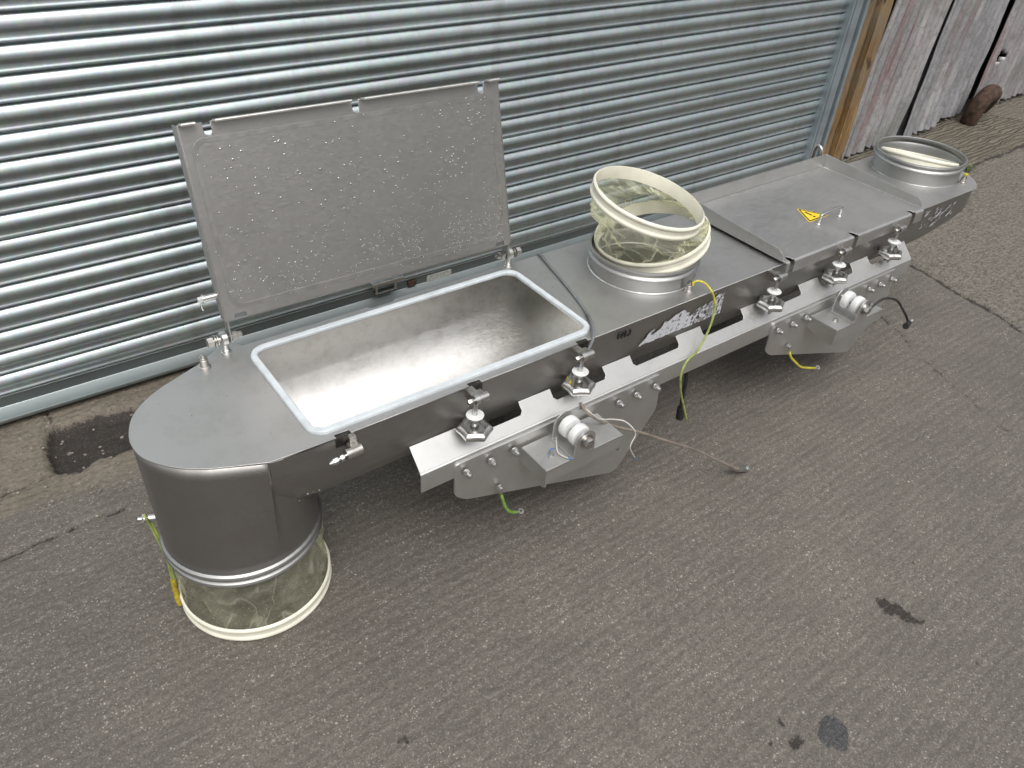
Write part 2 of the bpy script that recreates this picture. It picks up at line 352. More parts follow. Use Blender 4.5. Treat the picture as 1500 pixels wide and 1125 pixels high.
def sheet(name, outer, holes, th, mat, parent=None, mtx=None, bev=0.0006):
    """flat plate from 2-D outlines; lies in local xy, thickness th below z=0, then moved by mtx"""
    cu = bpy.data.curves.new(name, 'CURVE'); cu.dimensions = '2D'; cu.fill_mode = 'BOTH'; cu.extrude = th/2-bev; cu.bevel_depth = bev; cu.bevel_resolution = 1; cu.offset = -bev
    for pl in [outer]+list(holes):
        sp = cu.splines.new('POLY'); sp.points.add(len(pl)-1)
        for p, q in zip(sp.points, pl): p.co = (q[0], q[1], 0, 1)
        sp.use_cyclic_u = True
    tmp = bpy.data.objects.new('tmp', cu); me = bpy.data.meshes.new_from_object(tmp)
    bpy.data.objects.remove(tmp); bpy.data.curves.remove(cu)
    me.transform(Matrix.Translation((0, 0, -th/2)))
    if mtx is not None: me.transform(mtx)
    me.name = name; me.materials.clear(); me.materials.append(mat)
    return link(name, me, parent)
def arc(cx, cy, r, a0, a1, n=12):
    return [(cx+r*math.cos(R(a0+(a1-a0)*i/n)), cy+r*math.sin(R(a0+(a1-a0)*i/n))) for i in range(n+1)]
def rrect(x0, x1, y0, y1, r, n=6):
    return arc(x1-r, y1-r, r, 0, 90, n)+arc(x0+r, y1-r, r, 90, 180, n)+arc(x0+r, y0+r, r, 180, 270, n)+arc(x1-r, y0+r, r, 270, 360, n)
def frame(o, ex, ey):
    ex = Vector(ex).normalized(); ey = Vector(ey); ez = ex.cross(ey).normalized(); ey = ez.cross(ex)
    m = Matrix.Identity(4)
    for i in range(3): m[i][0], m[i][1], m[i][2], m[i][3] = ex[i], ey[i], ez[i], o[i]
    return m

# ------------------------------------------------------------------ ground (one sheet, finer in view)
def poly_in(px, py, poly):
    ins = np.zeros(px.shape, bool); n = len(poly)
    for i in range(n):
        x0, y0 = poly[i]; x1, y1 = poly[(i+1) % n]
        c = ((y0 > py) != (y1 > py)) & (px < (x1-x0)*(py-y0)/(y1-y0+1e-12)+x0); ins ^= c
    return ins
def seg_d(px, py, line, closed=False):
    d = np.full(px.shape, 9.); n = len(line)
    for i in range(n if closed else n-1):
        ax, ay = line[i]; bx, by = line[(i+1) % n]
        t = np.clip(((px-ax)*(bx-ax)+(py-ay)*(by-ay))/((bx-ax)**2+(by-ay)**2+1e-12), 0, 1)
        d = np.minimum(d, np.hypot(px-ax-t*(bx-ax), py-ay-t*(by-ay)))
    return d
def vnoise(x, y, sc, seed):
    r = np.random.default_rng(seed); G = r.random((256, 256))
    X = x*sc; Y = y*sc; i = np.floor(X).astype(int); j = np.floor(Y).astype(int); u = X-i; v = Y-j
    u = u*u*(3-2*u); v = v*v*(3-2*v); i &= 255; j &= 255; i1 = (i+1) & 255; j1 = (j+1) & 255
    return G[i, j]*(1-u)*(1-v)+G[i1, j]*u*(1-v)+G[i, j1]*(1-u)*v+G[i1, j1]*u*v
def fbm(x, y, sc, seed, o=4):
    return sum(vnoise(x, y, sc*2**k, seed+k)*.5**k for k in range(o))/sum(.5**k for k in range(o))
xs = np.r_[[-60, -30, -15, -8, -4, -2], np.arange(-.9, 7.9, .013), [8.3, 9, 11, 15, 25, 50, 90]]
ys = np.r_[[-60, -30, -15, -8, -5, -3.6], np.arange(-3.0, .45, .013), [.6, 1, 2, 5, 15, 40, 80]]
X, Y = np.meshgrid(xs, ys); nx, ny = len(xs), len(ys)
wx = X+(fbm(X, Y, 9, 1)-.5)*.09; wy = Y+(fbm(X, Y, 9, 20)-.5)*.09
wx2 = X+(fbm(X, Y, 30, 3)-.5)*.035; wy2 = Y+(fbm(X, Y, 30, 24)-.5)*.035
near = (X > -1) & (X < 8) & (Y > -3.1) & (Y < .5)
H = (fbm(X, Y, 1.2, 50)-.5)*.012+(fbm(X, Y, 14, 60)-.5)*.006+(fbm(X, Y, 40, 66)-.5)*.0035
def soft(ins, d, wd): return np.clip(np.where(ins, d, -d)/wd+.5, 0, 1)
hole = [(-.023, -.131), (-.045, -.24), (-.049, -.332), (.022, -.365), (.095, -.343), (.2, -.35), (.34, -.33), (.36, -.2), (.228, -.145), (.086, -.112)]
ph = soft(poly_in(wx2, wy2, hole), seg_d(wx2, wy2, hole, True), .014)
crk = [(3.68, -.8), (3.66, -.935), (3.642, -1.056), (3.588, -1.245), (3.583, -1.412), (3.521, -1.598), (3.45, -2.2), (3.3, -3.2)]
crx = np.interp(-Y, [-c[1] for c in crk], [c[0] for c in crk])
dcr = seg_d(wx2, wy2, crk); fade = np.clip((-.62-Y)/.15, 0, 1)
crack = np.clip(1-dcr/.016, 0, 1)*(Y < -.8)
c2 = [(3.12, -1.1), (3.06, -1.262), (2.96, -1.436), (2.893, -1.609), (2.8, -1.9)]
crack = np.maximum(crack, .75*np.clip(1-seg_d(wx2, wy2, c2)/.009, 0, 1))
for cl in ([(-1, -.50), (-.6, -.45), (-.193, -.36), (-.05, -.345)], [(-.9, -.75), (-.3, -.62), (.1, -.60)], [(.0, -.13), (.0, -.02)]):
    crack = np.maximum(crack, .8*np.clip(1-seg_d(wx2, wy2, cl)/.012, 0, 1))
joint_y = -.43+.03*(X-5.15)
jl = [(3.9, -.56), (4.3, -.50), (5.155, -.428), (5.959, -.401), (8, -.34)]
crack = np.maximum(crack, np.clip(1-seg_d(wx2, wy2, jl)/.022, 0, 1))
slab2 = [(6.402, .16), (6.35, .0), (6.50, -.2), (6.8, -.4)]
crack = np.maximum(crack, .8*np.clip(1-seg_d(wx2, wy2, slab2)/.02, 0, 1))
coarse = np.clip((wx-crx)/.05+.5, 0, 1)*(.35+.65*np.clip((Y+2.6)/1.2, 0, 1))
ribbed = np.clip((wy-joint_y)/.03+.5, 0, 1)*np.clip((wx-4.0)/.15, 0, 1)
ribbed = ribbed*(1-.6*(wx2 > 6.5+(-.2-Y)*.5))
edge = np.clip((wy-(-.46+.22*np.clip(-X, -1, 1)*.5))/.06+.5, 0, 1)*np.clip((4.2-X)/.4, 0, 1)*(1-.0*X)
tar = np.zeros(X.shape)
def blob(cx, cy, rx, ry, ang, wd=.006):
    a = R(ang); dx, dy = wx2-cx, wy2-cy; u = dx*math.cos(a)+dy*math.sin(a); v = -dx*math.sin(a)+dy*math.cos(a)
    return np.clip((1-np.hypot(u/rx, v/ry))*min(rx, ry)/wd, 0, 1)
tar = np.maximum(tar, blob(1.275, -2.235, .045, .038, 10))
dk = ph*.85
for a in ((1.735, -2.12, .075, .026, -72), (1.760, -2.175, .026, .020, 0), (1.183, -2.20, .024, .02, 20), (1.19, -2.145, .014, .014, 0), (1.766, -2.332, .024, .009, -60), (1.586, -1.995, .009, .009, 0), (1.617, -2.069, .010, .010, 0),
          (.25, -1.75, .02, .014, 0), (.05, -1.55, .018, .012, 0), (.42, -1.68, .014, .010, 0), (1.13, -2.17, .012, .012, 0)):
    dk = np.maximum(dk, blob(*a)*.62)
H = H-ph*(.030+.016*fbm(X, Y, 30, 80))-crack*.012+coarse*.006*(Y > -3)+ribbed*.012-tar*-.003
H = np.where(near, H, 0)
verts = np.stack([X.ravel(), Y.ravel(), H.ravel()], 1)
idx = np.arange(nx*ny).reshape(ny, nx)
faces = np.stack([idx[:-1, :-1], idx[:-1, 1:], idx[1:, 1:], idx[1:, :-1]], -1).reshape(-1, 4)
me = bpy.data.meshes.new('ground'); me.vertices.add(len(verts)); me.vertices.foreach_set('co', verts.ravel())
me.loops.add(faces.size); me.loops.foreach_set('vertex_index', faces.ravel().astype(np.int32))
me.polygons.add(len(faces)); me.polygons.foreach_set('loop_start', np.arange(0, faces.size, 4, dtype=np.int32)); me.update(calc_edges=True)
me.polygons.foreach_set('use_smooth', np.ones(len(faces), bool))
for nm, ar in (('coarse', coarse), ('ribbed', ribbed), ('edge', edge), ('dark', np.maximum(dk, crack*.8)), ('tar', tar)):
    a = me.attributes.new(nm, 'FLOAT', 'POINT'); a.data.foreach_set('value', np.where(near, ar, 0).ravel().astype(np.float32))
me.materials.append(M_ground)
tag(link('ground', me), kind='structure')

# ------------------------------------------------------------------ roller shutter
sh = empty('roller_shutter', (1.2, 0, 0))
tag(sh, 'wide galvanised steel roller shutter with horizontal ribbed slats, closed behind the machine', 'roller shutter')
zl = [.0978+.075*k for k in range(7)]+[.615+.075*k for k in range(26)]
mb = MB(); X0, X1 = -2.2, 4.02
for k in range(len(zl)-1):
    z0, z1 = zl[k], zl[k+1]; h = z1-z0; sl = 1 if h > .07 else .75
    prof = [(0, -.006), (.025, -.005), (.04, -.001), (.06, .0025), (.11, .0058), (.17, .0090), (.24, .0118), (.31, .0138), (.38, .0148), (.44, .0148), (.50, .0136), (.56, .0112), (.61, .0090), (.66, .0078), (.72, .0076), (.79, .0080), (.83, .0092), (.865, .0108), (.90, .0108), (.93, .0085), (.955, .0035), (.975, -.002), (1, -.006)]
    cols = list(np.linspace(X0, X1, 90)); nc = len(cols); sd_ = random.uniform(0, 50); tilt = random.uniform(-.0007, .0007)
    vs = []
    jit = random.uniform(-.0012, .0012)
    for (tt, d) in prof:
        for x in cols:
            wob = .0016*mn.noise(Vector((x*1.1, sd_, tt*1.5)))+.0005*mn.noise(Vector((x*6, sd_, tt*4)))
            vs.append((x-1.2, -(d*sl+.004+jit+wob), z1-tt*h+tilt*(x-1)*.4+.0006*mn.noise(Vector((x*.7, sd_+9, 0)))))
    mb.add(vs, [(nc*i+j, nc*(i+1)+j, nc*(i+1)+j+1, nc*i+j+1) for i in range(len(prof)-1) for j in range(nc-1)], True)
mb.build('slat_curtain', M_galv, sh)
mb = MB()
prof = [(.006, .100), (.0125, .096), (.0125, .091), (.006, .089), (.006, .054), (.008, .052), (.056, .040), (.058, .037), (.058, .029), (.054, .027), (.054, .024), (.0, .022)]
vs = [(x-1.2, -d, z) for d, z in prof for x in (X0, X1)]
mb.add(vs, [(2*i, 2*i+2, 2*i+3, 2*i+1) for i in range(len(prof)-1)], False)
mb.build('bottom_rail', steel('dark_rail_steel', (.27, .30, .30), .42, .55), sh)
# name plate, lift handle, lock
npl = MB().box(.283, .405, -.0095, -.006, .050, .084, .001).build('nameplate', M_label, sh)
mb = MB()
for r_ in range(4):
    for c_ in range(7):
        if random.random() < .8:
            x = .296+c_*.014+random.uniform(-.002, .002); mb.box(x, x+random.uniform(.006, .011), -.0102, -.0094, .0755-r_*.006, .0765-r_*.006)
mb.build('lettering', plain('faint_grey_ink', (.16, .17, .18), .5), npl)
MB().box(.007, .149, -.056, -.030, .140, .145, .002).box(.030, .040, -.033, -.029, .082, .140, .001).box(.116, .126, -.033, -.029, .082, .140, .001).box(.028, .128, -.033, -.005, .080, .084, .001).box(.007, .149, -.057, -.055, .128, .141, .0005).build('lift_handle', M_bright, sh)
MB().box(.19, .23, -.016, -.005, .060, .085, .002).build('lock', M_rust, sh)
mb = MB()
for x0_, x1_, y0_, y1_ in ((3.992, 4.012, -.045, .01), (4.012, 4.070, -.050, .01), (4.070, 4.084, -.036, .01), (4.084, 4.108, -.062, .01)):
    mb.box(x0_-1.2, x1_-1.2, y0_, y1_, .0, 2.7, .002)
mb.build('guide_rail', M_rail, sh)

# timber posts, wall behind, corrugated sheets, rusty pipe
def rough_post(name, x0, x1, y0, y1, z1, lab, lean=0., seed=0):
    bm = bmesh.new(); n = 60
    vs = []
    for k in range(n+1):
        z = -.03+z1*k/n
        for (a, b_) in ((x0, y0), ((x0+x1)/2, y0-.006), (x1, y0), (x1, y1), (x0, y1)):
            j = mn.noise(Vector((a*9+seed, b_*9, z*4)))*.018+mn.noise(Vector((a*30+seed, b_*30, z*16)))*.008
            vs.append((a+j+lean*z-x0, b_+j*.8, z))
    fs = []
    for k in range(n):
        for i in range(5): fs.append((k*5+i, k*5+(i+1) % 5, (k+1)*5+(i+1) % 5, (k+1)*5+i))
    fs.append(tuple(range(n*5, n*5+5)))
    m = MB(); m.add(vs, fs); o = m.build(name, M_wood, None, (x0, 0, 0)); tag(o, lab, 'timber post', 'timbers beside the shutter'); return o
rough_post('timber_post', 4.118, 4.196, -.045, .06, 2.7, 'narrow orange-brown timber post against the shutter guide rail', .002, 3)
rough_post('timber_post', 4.204, 4.300, -.075, .06, 2.7, 'wider weathered timber post next to the corrugated sheets', .004, 9)
m = MB(); m.box(-3, 12, .35, .5, -.05, 3.2, 0); tag(m.build('building_wall', plain('dark_brick_wall', (.035, .032, .03), .9)), kind='structure')

def tin(name, x0, x1, z0, lab, mat, seed, lean=.06, ybase=.02, slope=.055, hole=None, top=2.6, flare=0.0):
    """corrugated sheet with a ragged lower edge"""
    nxs = int((x1-x0)/.0075); nz = 90; vs = []; val = []
    for j in range(nz+1):
        t = j/nz; 
        for i in range(nxs+1):
            u = i/nxs; x = x0+(x1-x0)*u
            rag = .028*mn.noise(Vector((x*7, seed, 0)))+.018*mn.noise(Vector((x*26, seed, 3)))
            z = (z0+rag)*(1-t)+top*t if t > 0 else z0+rag
            z = z0+rag+(top-z0-rag)*(t**1.35)
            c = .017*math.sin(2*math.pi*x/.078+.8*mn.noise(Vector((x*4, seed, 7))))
            dent = .012*mn.noise(Vector((x*3, z*3, seed)))+.010*mn.noise(Vector((x*9, z*5, seed+5)))*math.exp(-z*2.5)
            xx = x+lean*z+.006*mn.noise(Vector((x*2, z*4, seed+9)))
            y = ybase+slope*(x-4.5)-c+dent-.03*flare*math.exp(-z*5)
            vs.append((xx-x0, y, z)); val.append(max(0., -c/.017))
    fs = []
    for j in range(nz):
        for i in range(nxs):
            a = j*(nxs+1)+i
            if hole:
                cx = (vs[a][0]+x0); cz = vs[a][2]
                if ((cx-hole[0])/hole[2])**2+((cz-hole[1])/hole[3])**2 < 1+1.2*mn.noise(Vector((cx*25, cz*25, 1))): continue
            fs.append((a, a+1, a+nxs+2, a+nxs+1))
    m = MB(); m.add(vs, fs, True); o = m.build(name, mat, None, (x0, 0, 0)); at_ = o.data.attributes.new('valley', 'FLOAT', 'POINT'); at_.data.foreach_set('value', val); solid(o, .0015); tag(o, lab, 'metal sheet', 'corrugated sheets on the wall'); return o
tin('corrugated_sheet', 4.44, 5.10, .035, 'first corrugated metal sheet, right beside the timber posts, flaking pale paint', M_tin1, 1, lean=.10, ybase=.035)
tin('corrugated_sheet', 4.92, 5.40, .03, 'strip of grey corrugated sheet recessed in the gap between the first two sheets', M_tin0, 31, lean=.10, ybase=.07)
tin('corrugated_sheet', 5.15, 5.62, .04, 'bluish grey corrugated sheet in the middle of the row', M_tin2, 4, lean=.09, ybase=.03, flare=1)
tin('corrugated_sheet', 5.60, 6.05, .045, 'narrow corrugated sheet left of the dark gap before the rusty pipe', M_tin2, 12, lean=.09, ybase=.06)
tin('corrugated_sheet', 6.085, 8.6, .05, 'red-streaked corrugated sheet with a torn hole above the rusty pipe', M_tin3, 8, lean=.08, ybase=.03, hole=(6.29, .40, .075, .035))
mb = MB(); mb.tube([(.03, .06, -.06), (-.02, .04, .06), (-.02, .02, .16), (.035, .01, .225), (.12, .02, .215), (.19, .06, .15), (.22, .10, .08)], .058, 18, 8)
tag(mb.build('rusty_pipe', M_rust, None, (6.0, -.02, 0)), 'short bent rusty iron pipe at the foot of the corrugated sheets', 'pipe')
mb = MB()
for k in range(60):
    a = random.uniform(0, 6.28); r_ = random.uniform(0, .06); x, y = r_*math.cos(a)*1.6, r_*math.sin(a)*.6
    b_ = random.uniform(0, 6.28); ln = random.uniform(.015, .04); wd = random.uniform(.003, .008); hz = random.uniform(.008, .03)
    d = Vector((math.cos(b_), math.sin(b_), 0)); e = Vector((-d.y, d.x, 0))
    p = Vector((x, y, .004))
    mb.add([p, p+d*ln*.5+e*wd+Vector((0, 0, hz)), p+d*ln+Vector((0, 0, hz*.6)), p+d*ln*.5-e*wd+Vector((0, 0, hz))], [(0, 1, 2, 3)])
tag(mb.build('weed', M_weed, None, (5.10, -.44, 0)), 'small green weed growing in the joint behind the round end of the machine', 'plant')
mb = MB()
for k in range(420):
    if k < 260: x, y = random.uniform(-.6, .6), random.uniform(-.5, -.05)
    else: x, y = random.uniform(-.4, 4.5), random.uniform(-2.6, .0)
    s_ = random.uniform(.0015, .005)*(1.5 if random.random() < .06 else 1); bm = bmesh.new(); bmesh.ops.create_icosphere(bm, subdivisions=1, radius=s_)
    for v in bm.verts: v.co = Vector((v.co.x*random.uniform(.8, 1.4)+x, v.co.y*random.uniform(.8, 1.3)+y, v.co.z*.6+.002))
    bm.verts.index_update(); mb.add([v.co[:] for v in bm.verts], [[v.index for v in f.verts] for f in bm.faces]); bm.free()
tag(mb.build('loose_grit', plain('pale_stone_grit', (.25, .225, .19), .8, 0., 90, .3)), 'pale loose grit and tiny stones scattered over the tarmac', 'grit', kind='stuff')

# ------------------------------------------------------------------ the conveyor (x along, y across, z up; top plate at .6)
cv = empty('vibratory_conveyor', (0, -1.078, 0), R(.35))
tag(cv, 'long stainless steel vibratory conveyor trough with a raised lid, lying along the shutter', 'conveyor')
ZT = .6
# top plate
out = [(.343, -.207)]+[(.28, -.180), (.225, -.1545), (.182, -.124), (.149, -.087), (.127, -.046), (.121, .003), (.130, .049), (.152, .096), (.193, .137), (.245, .168), (.330, .205)]
out = out[::-1]
outer = [(.343, -.207), (.492, -.212)]
for a, b_ in ((.492, .528), (.842, .878), (1.185, 1.221)):
    outer += [(a, -.212), (a, -.200), (b_, -.200), (b_, -.212)]
outer = outer[:1]+outer[2:]
outer += [(3.08, -.212)]+arc(3.165, -.01, .214, -70, 90, 18)+[(1.45, .228), (1.31, .228), (1.30, .25), (1.25, .25), (1.24, .228), (.885, .228), (.875, .219), (.81, .219), (.80, .228), (.45, .228), (.44, .25), (.40, .252), (.375, .235)]
outer += [(.330, .205), (.245, .168), (.193, .137), (.152, .096), (.130, .049), (.121, .003), (.127, -.046), (.149, -.087), (.182, -.124), (.225, -.1545), (.28, -.180)]
def smooth(pl, a, b_):
    o = []
    for i in range(len(pl)):
        p1 = Vector(pl[i]); p2 = Vector(pl[(i+1) % len(pl)]); o.append(tuple(p1))
        if a <= i < b_:
            p0, p3 = Vector(pl[i-1]), Vector(pl[(i+2) % len(pl)])
            for k in range(1, 6):
                t = k/6; o.append(tuple(.5*((2*p1)+(-p0+p2)*t+(2*p0-5*p1+4*p2-p3)*t*t+(-p0+3*p1-3*p2+p3)*t**3)))
    return o
iA = outer.index((.245, .168)); outer = smooth(outer, iA, iA+9)
hop = rrect(.462, 1.253, -.174, .182, .032)
SP1, SP2 = (1.624, .008), (3.175, .022)
tp = sheet('top_plate', outer, [hop, arc(*SP1, .156, 0, 354, 59), arc(*SP2, .160, 0, 354, 59)], .003, M_plate, cv, Matrix.Translation((0, 0, ZT)))
# weld bead ridges / subtle studs
def stud(x, y, z, h, parent, brass=False):
    mb = MB().lathe([(.014, 0), (.014, .004), (.010, .006), (.010, h), (.0085, h+.001), (.0085, h+.007), (.006, h+.0075), (.006, h+.013), (.0, h+.014)], (x, y, z), (0, 0, 1), 18)
    return mb.build('stud', M_bolt, parent)
stud(.343, .187, ZT, .022, cv); stud(1.645, -.172, ZT, .020, cv); s2 = stud(3.242, -.150, ZT, .020, cv)
MB().box(3.234, 3.252, -.158, -.144, ZT+.030, ZT+.038, .002).build('cable_lug', M_cyel, s2)
# gasket round the hopper opening
mb = MB(); g = rrect(.455, 1.260, -.181, .189, .036, 6); n = len(g)
vs = []; fs = []
pr = [(-.0085, 0), (-.0085, .006), (-.006, .009), (.006, .009), (.0085, .006), (.0085, 0)]
for i, (x, y) in enumerate(g):
    a, b_ = g[i-1], g[(i+1) % n]; d = Vector((b_[0]-a[0], b_[1]-a[1])).normalized(); nn = Vector((d.y, -d.x))
    wob = .0006*math.sin(i*2.1)
    for (o_, h) in pr: vs.append((x+nn.x*(o_+wob), y+nn.y*(o_+wob), ZT+h))
k = len(pr)
for i in range(n):
    j = (i+1) % n
    for q in range(k): fs.append((i*k+q, i*k+(q+1) % k, j*k+(q+1) % k, j*k+q))
mb.add(vs, fs, True).build('rim_gasket', M_gasket, cv)
# trough shell
mb = MB(); RW = .211; zc = .572
def section(x, wd=1., dp=1., yo=0., zs=None):
    z1 = zs or ZT-.004-(ZT-.004-.487)*dp; pts = [(RW*wd, ZT-.004), (RW*wd, (ZT-.004+z1)/2), (RW*wd, z1)]
    a0 = R(22); B_ = (.152*dp if zs is None else zs-.335)/(1-math.sin(a0))
    for i in range(1, 24):
        a = a0+(math.pi-2*a0)*i/24; pts.append((RW*wd*math.cos(a)/math.cos(a0), z1-B_*(math.sin(a)-math.sin(a0))))
    pts += [(-RW*wd, z1), (-RW*wd, (ZT-.004+z1)/2), (-RW*wd, ZT-.004)]; return [(x, y+yo, z) for y, z in pts]
secs = [section(.341, .978, zs=.556), section(.365, .99, zs=.538), section(.39, .995, zs=.520), section(.42, zs=.503), section(.455, zs=.492), section(.50, zs=.487), section(.7), section(1.2), section(2.0), section(2.9)]
for i in range(1, 15):
    s_ = i/14; x = 2.9+s_*.470
    wd = 1 if x < 3.165 else math.sqrt(max(0.02, 1-((x-3.165)/.212)**2))
    secs.append(section(x, wd*.985, (1-s_**2.4*.80)*1.0, -.008*s_))
n = len(secs[0])
mb.add([p for s_ in secs for p in s_], [(i*n+j, i*n+j+1, (i+1)*n+j+1, (i+1)*n+j) for i in range(len(secs)-1) for j in range(n-1)], True)
tr = mb.build('trough', M_trough, cv)
RW_, RW = RW, RW-.0032; si = [[(x, y, z+(.0032 if abs(y) < RW*.97 else 0)) for x, y, z in section(x_, zs=z_)] for x_, z_ in ((.372, .540), (.38, .530), (.39, .524), (.42, .505), (.455, .494), (.50, .487), (1.2, .487), (2.0, .487), (2.9, .487))]; RW = RW_
mbi = MB().add([p for s_ in si for p in s_], [(i*n+j, i*n+j+1, (i+1)*n+j+1, (i+1)*n+j) for i in range(8) for j in range(n-1)], True)
mbi.build('trough_inside', M_inner, cv)
# trough end cap on the left (inside the drop tube)
# outlet drop tube: loft from plate outline to circle
def topr(a):
    d = Vector((math.cos(a), math.sin(a))); c0 = Vector((.31, 0)); best = .178
    if d.x > 0.16: return .182
    P_ = [(.3465, -.2078)]+[(.28, -.177), (.225, -.1515), (.182, -.121), (.151, -.085), (.130, -.046), (.124, .003), (.133, .048), (.155, .094), (.195, .134), (.247, .164), (.3465, .2068)]
    for i in range(len(P_)-1):
        a_, b_ = Vector(P_[i])-c0, Vector(P_[i+1])-c0; e = b_-a_
        den = d.x*e.y-d.y*e.x
        if abs(den) < 1e-9: continue
        t = (a_.x*e.y-a_.y*e.x)/den; u = (a_.x*d.y-a_.y*d.x)/den
        if t > 0 and -.02 <= u <= 1.02: best = t
    return best
mb = MB(); seg = 96; rows = 10; vs = []; ZR = .262
def hull_z(y):
    a0 = R(22); B_ = .152/(1-math.sin(a0)); c_ = max(-1, min(1, y*math.cos(a0)/RW)); return .487-B_*(math.sqrt(1-c_*c_)-math.sin(a0))
for j in range(rows+1):
    t0 = j/rows
    for i in range(seg):
        a = 2*math.pi*i/seg; zz0 = ZT-.004
        if .31+.18*math.cos(a) > .352: zz0 = hull_z(.182*math.sin(a))+.001+.06*abs(math.sin(a))**5
        z = zz0*(1-t0)+ZR*t0; t = (ZT-.004-z)/(ZT-.004-ZR)
        r_ = topr(a)*(1-t)+.1835*t; vs.append((.31+r_*math.cos(a), r_*math.sin(a), z))
mb.add(vs, [(j*seg+i, j*seg+(i+1) % seg, (j+1)*seg+(i+1) % seg, (j+1)*seg+i) for j in range(rows) for i in range(seg)], True)
ot = mb.build('outlet_tube', M_trough, cv); solid(ot, .003, -1)
def rimprof(r0, z0, z1):
    return [(r0-.003, z0), (r0, z0)]
mb = MB()
bead = [(.1835, .012), (.1850, .006), (.1925, .002), (.1945, -.003), (.1925, -.009), (.1860, -.012), (.1845, -.016), (.1860, -.020), (.1915, -.023), (.1935, -.028), (.1915, -.033), (.1850, -.036), (.182, -.040), (.1795, -.040), (.1795, .012)]
mb.lathe([(r_, ZR+h) for r_, h in bead], (.31, 0, 0), (0, 0, 1), 96).build('outlet_rim', steel('rim_steel', (.44, .44, .43), .38, .48, bump=.01), cv)
MB().lathe([(.1838, ZR+.048), (.1850, ZR+.0465), (.1838, ZR+.045)], (.31, 0, 0), (0, 0, 1), 96).build('weld_seam', M_bright, cv)
# clamp stud on the drop tube with yellow strap
e = empty('strap_stud', (0, 0, 0)); e.parent = cv
bpy.data.objects.remove(e)
a = math.radians(157); cx, cy = .31+.19*math.cos(a), .19*math.sin(a); dn = Vector((math.cos(a), math.sin(a), 0))
c0 = Vector((cx, cy, .300))
mb = MB().cyl(c0-dn*.008, c0+dn*.030, .009, .009, 16).cyl(c0+dn*.030, c0+dn*.034, .012, .012, 6).cyl(c0+dn*.034, c0+dn*.044, .006, .006, 12)
sc = mb.build('strap_stud', M_bright, cv)
p0 = c0+dn*.024
mb = MB().tube([p0+Vector((0, 0, .010)), p0+Vector((-.004, -.006, .016)), p0+Vector((-.002, -.011, .004)), p0+Vector((.002, -.010, -.03)), (.124, .055, .18), (.122, .050, .126), (.121, .046, .085)], .0032, 8, 6)
mb.tube([p0+Vector((0, 0, .008)), p0+Vector((.006, -.006, -.02)), (.129, .057, .19), (.127, .050, .13), (.124, .046, .085)], .003, 8, 6)
mb.build('earth_wire', M_ygreen, sc)
MB().tube([(.122, .047, .10), (.120, .044, .06), (.119, .040, .030), (.121, .034, .014)], .0075, 10, 6).build('tape_wrap', M_tape, sc)

# beams along both flanks
SL = [(.81+.2915*k, .81+.2915*k+.187) for k in range(7)]
def beam(sgn):
    # upper flange (y .190 -> .262, z .461 -> .437) with slots cut in its upper edge, then vertical web
    A = Vector((0, sgn*.2135, .4865)); B = Vector((0, sgn*.262, .438)); wd = (B-A).length
    x0, x1 = .672, 2.797
    pl = [(x1, wd), (x1-.0, .012), (x1-.012, 0)] if False else [(x1, wd), (x1, 0)]
    for a, b_ in reversed(SL):
        b2 = min(b_, x1-.05); pl += [(b2, 0), (b2, .026), (b2-.009, .035), (a+.009, .035), (a, .026), (a, 0)]
    pl += [(x0, 0), (x0, wd)]
    d = (B-A).normalized()
    mt = frame(A, (1, 0, 0), d) if sgn > 0 else frame(A, (1, 0, 0), d)
    if sgn < 0: mt = mt@Matrix.Diagonal((1, 1, -1, 1))@Matrix.Translation((0, 0, 0))
    b = sheet('side_beam', pl, [], .004, M_beam, cv, mt)
    mb = MB(); r_ = .010; prof = []
    dd = Vector((d.y, d.z)); o2 = Vector((B.y, B.z))
    prof = [(o2.x-dd.x*.006, o2.y-dd.y*.006), (o2.x-dd.x*.003+sgn*.0012, o2.y-.001), (o2.x+sgn*.0035, o2.y-.004), (o2.x+sgn*.005, o2.y-.010), (o2.x+sgn*.005, .377)]
    inn = [(y-sgn*.004, z-(.004 if i < 3 else 0)) for i, (y, z) in enumerate(prof)]
    loop = prof+inn[::-1]; k = len(loop)
    vs = [(x, y, z) for x in (x0, x1) for y, z in loop]
    fs = [(i, (i+1) % k, k+(i+1) % k, k+i) for i in range(k)]+[tuple(range(k))[::-1], tuple(range(k, 2*k))]
    mb.add(vs, fs).build('beam_web', M_beam, b)
    return b
beam(-1); beam(1)
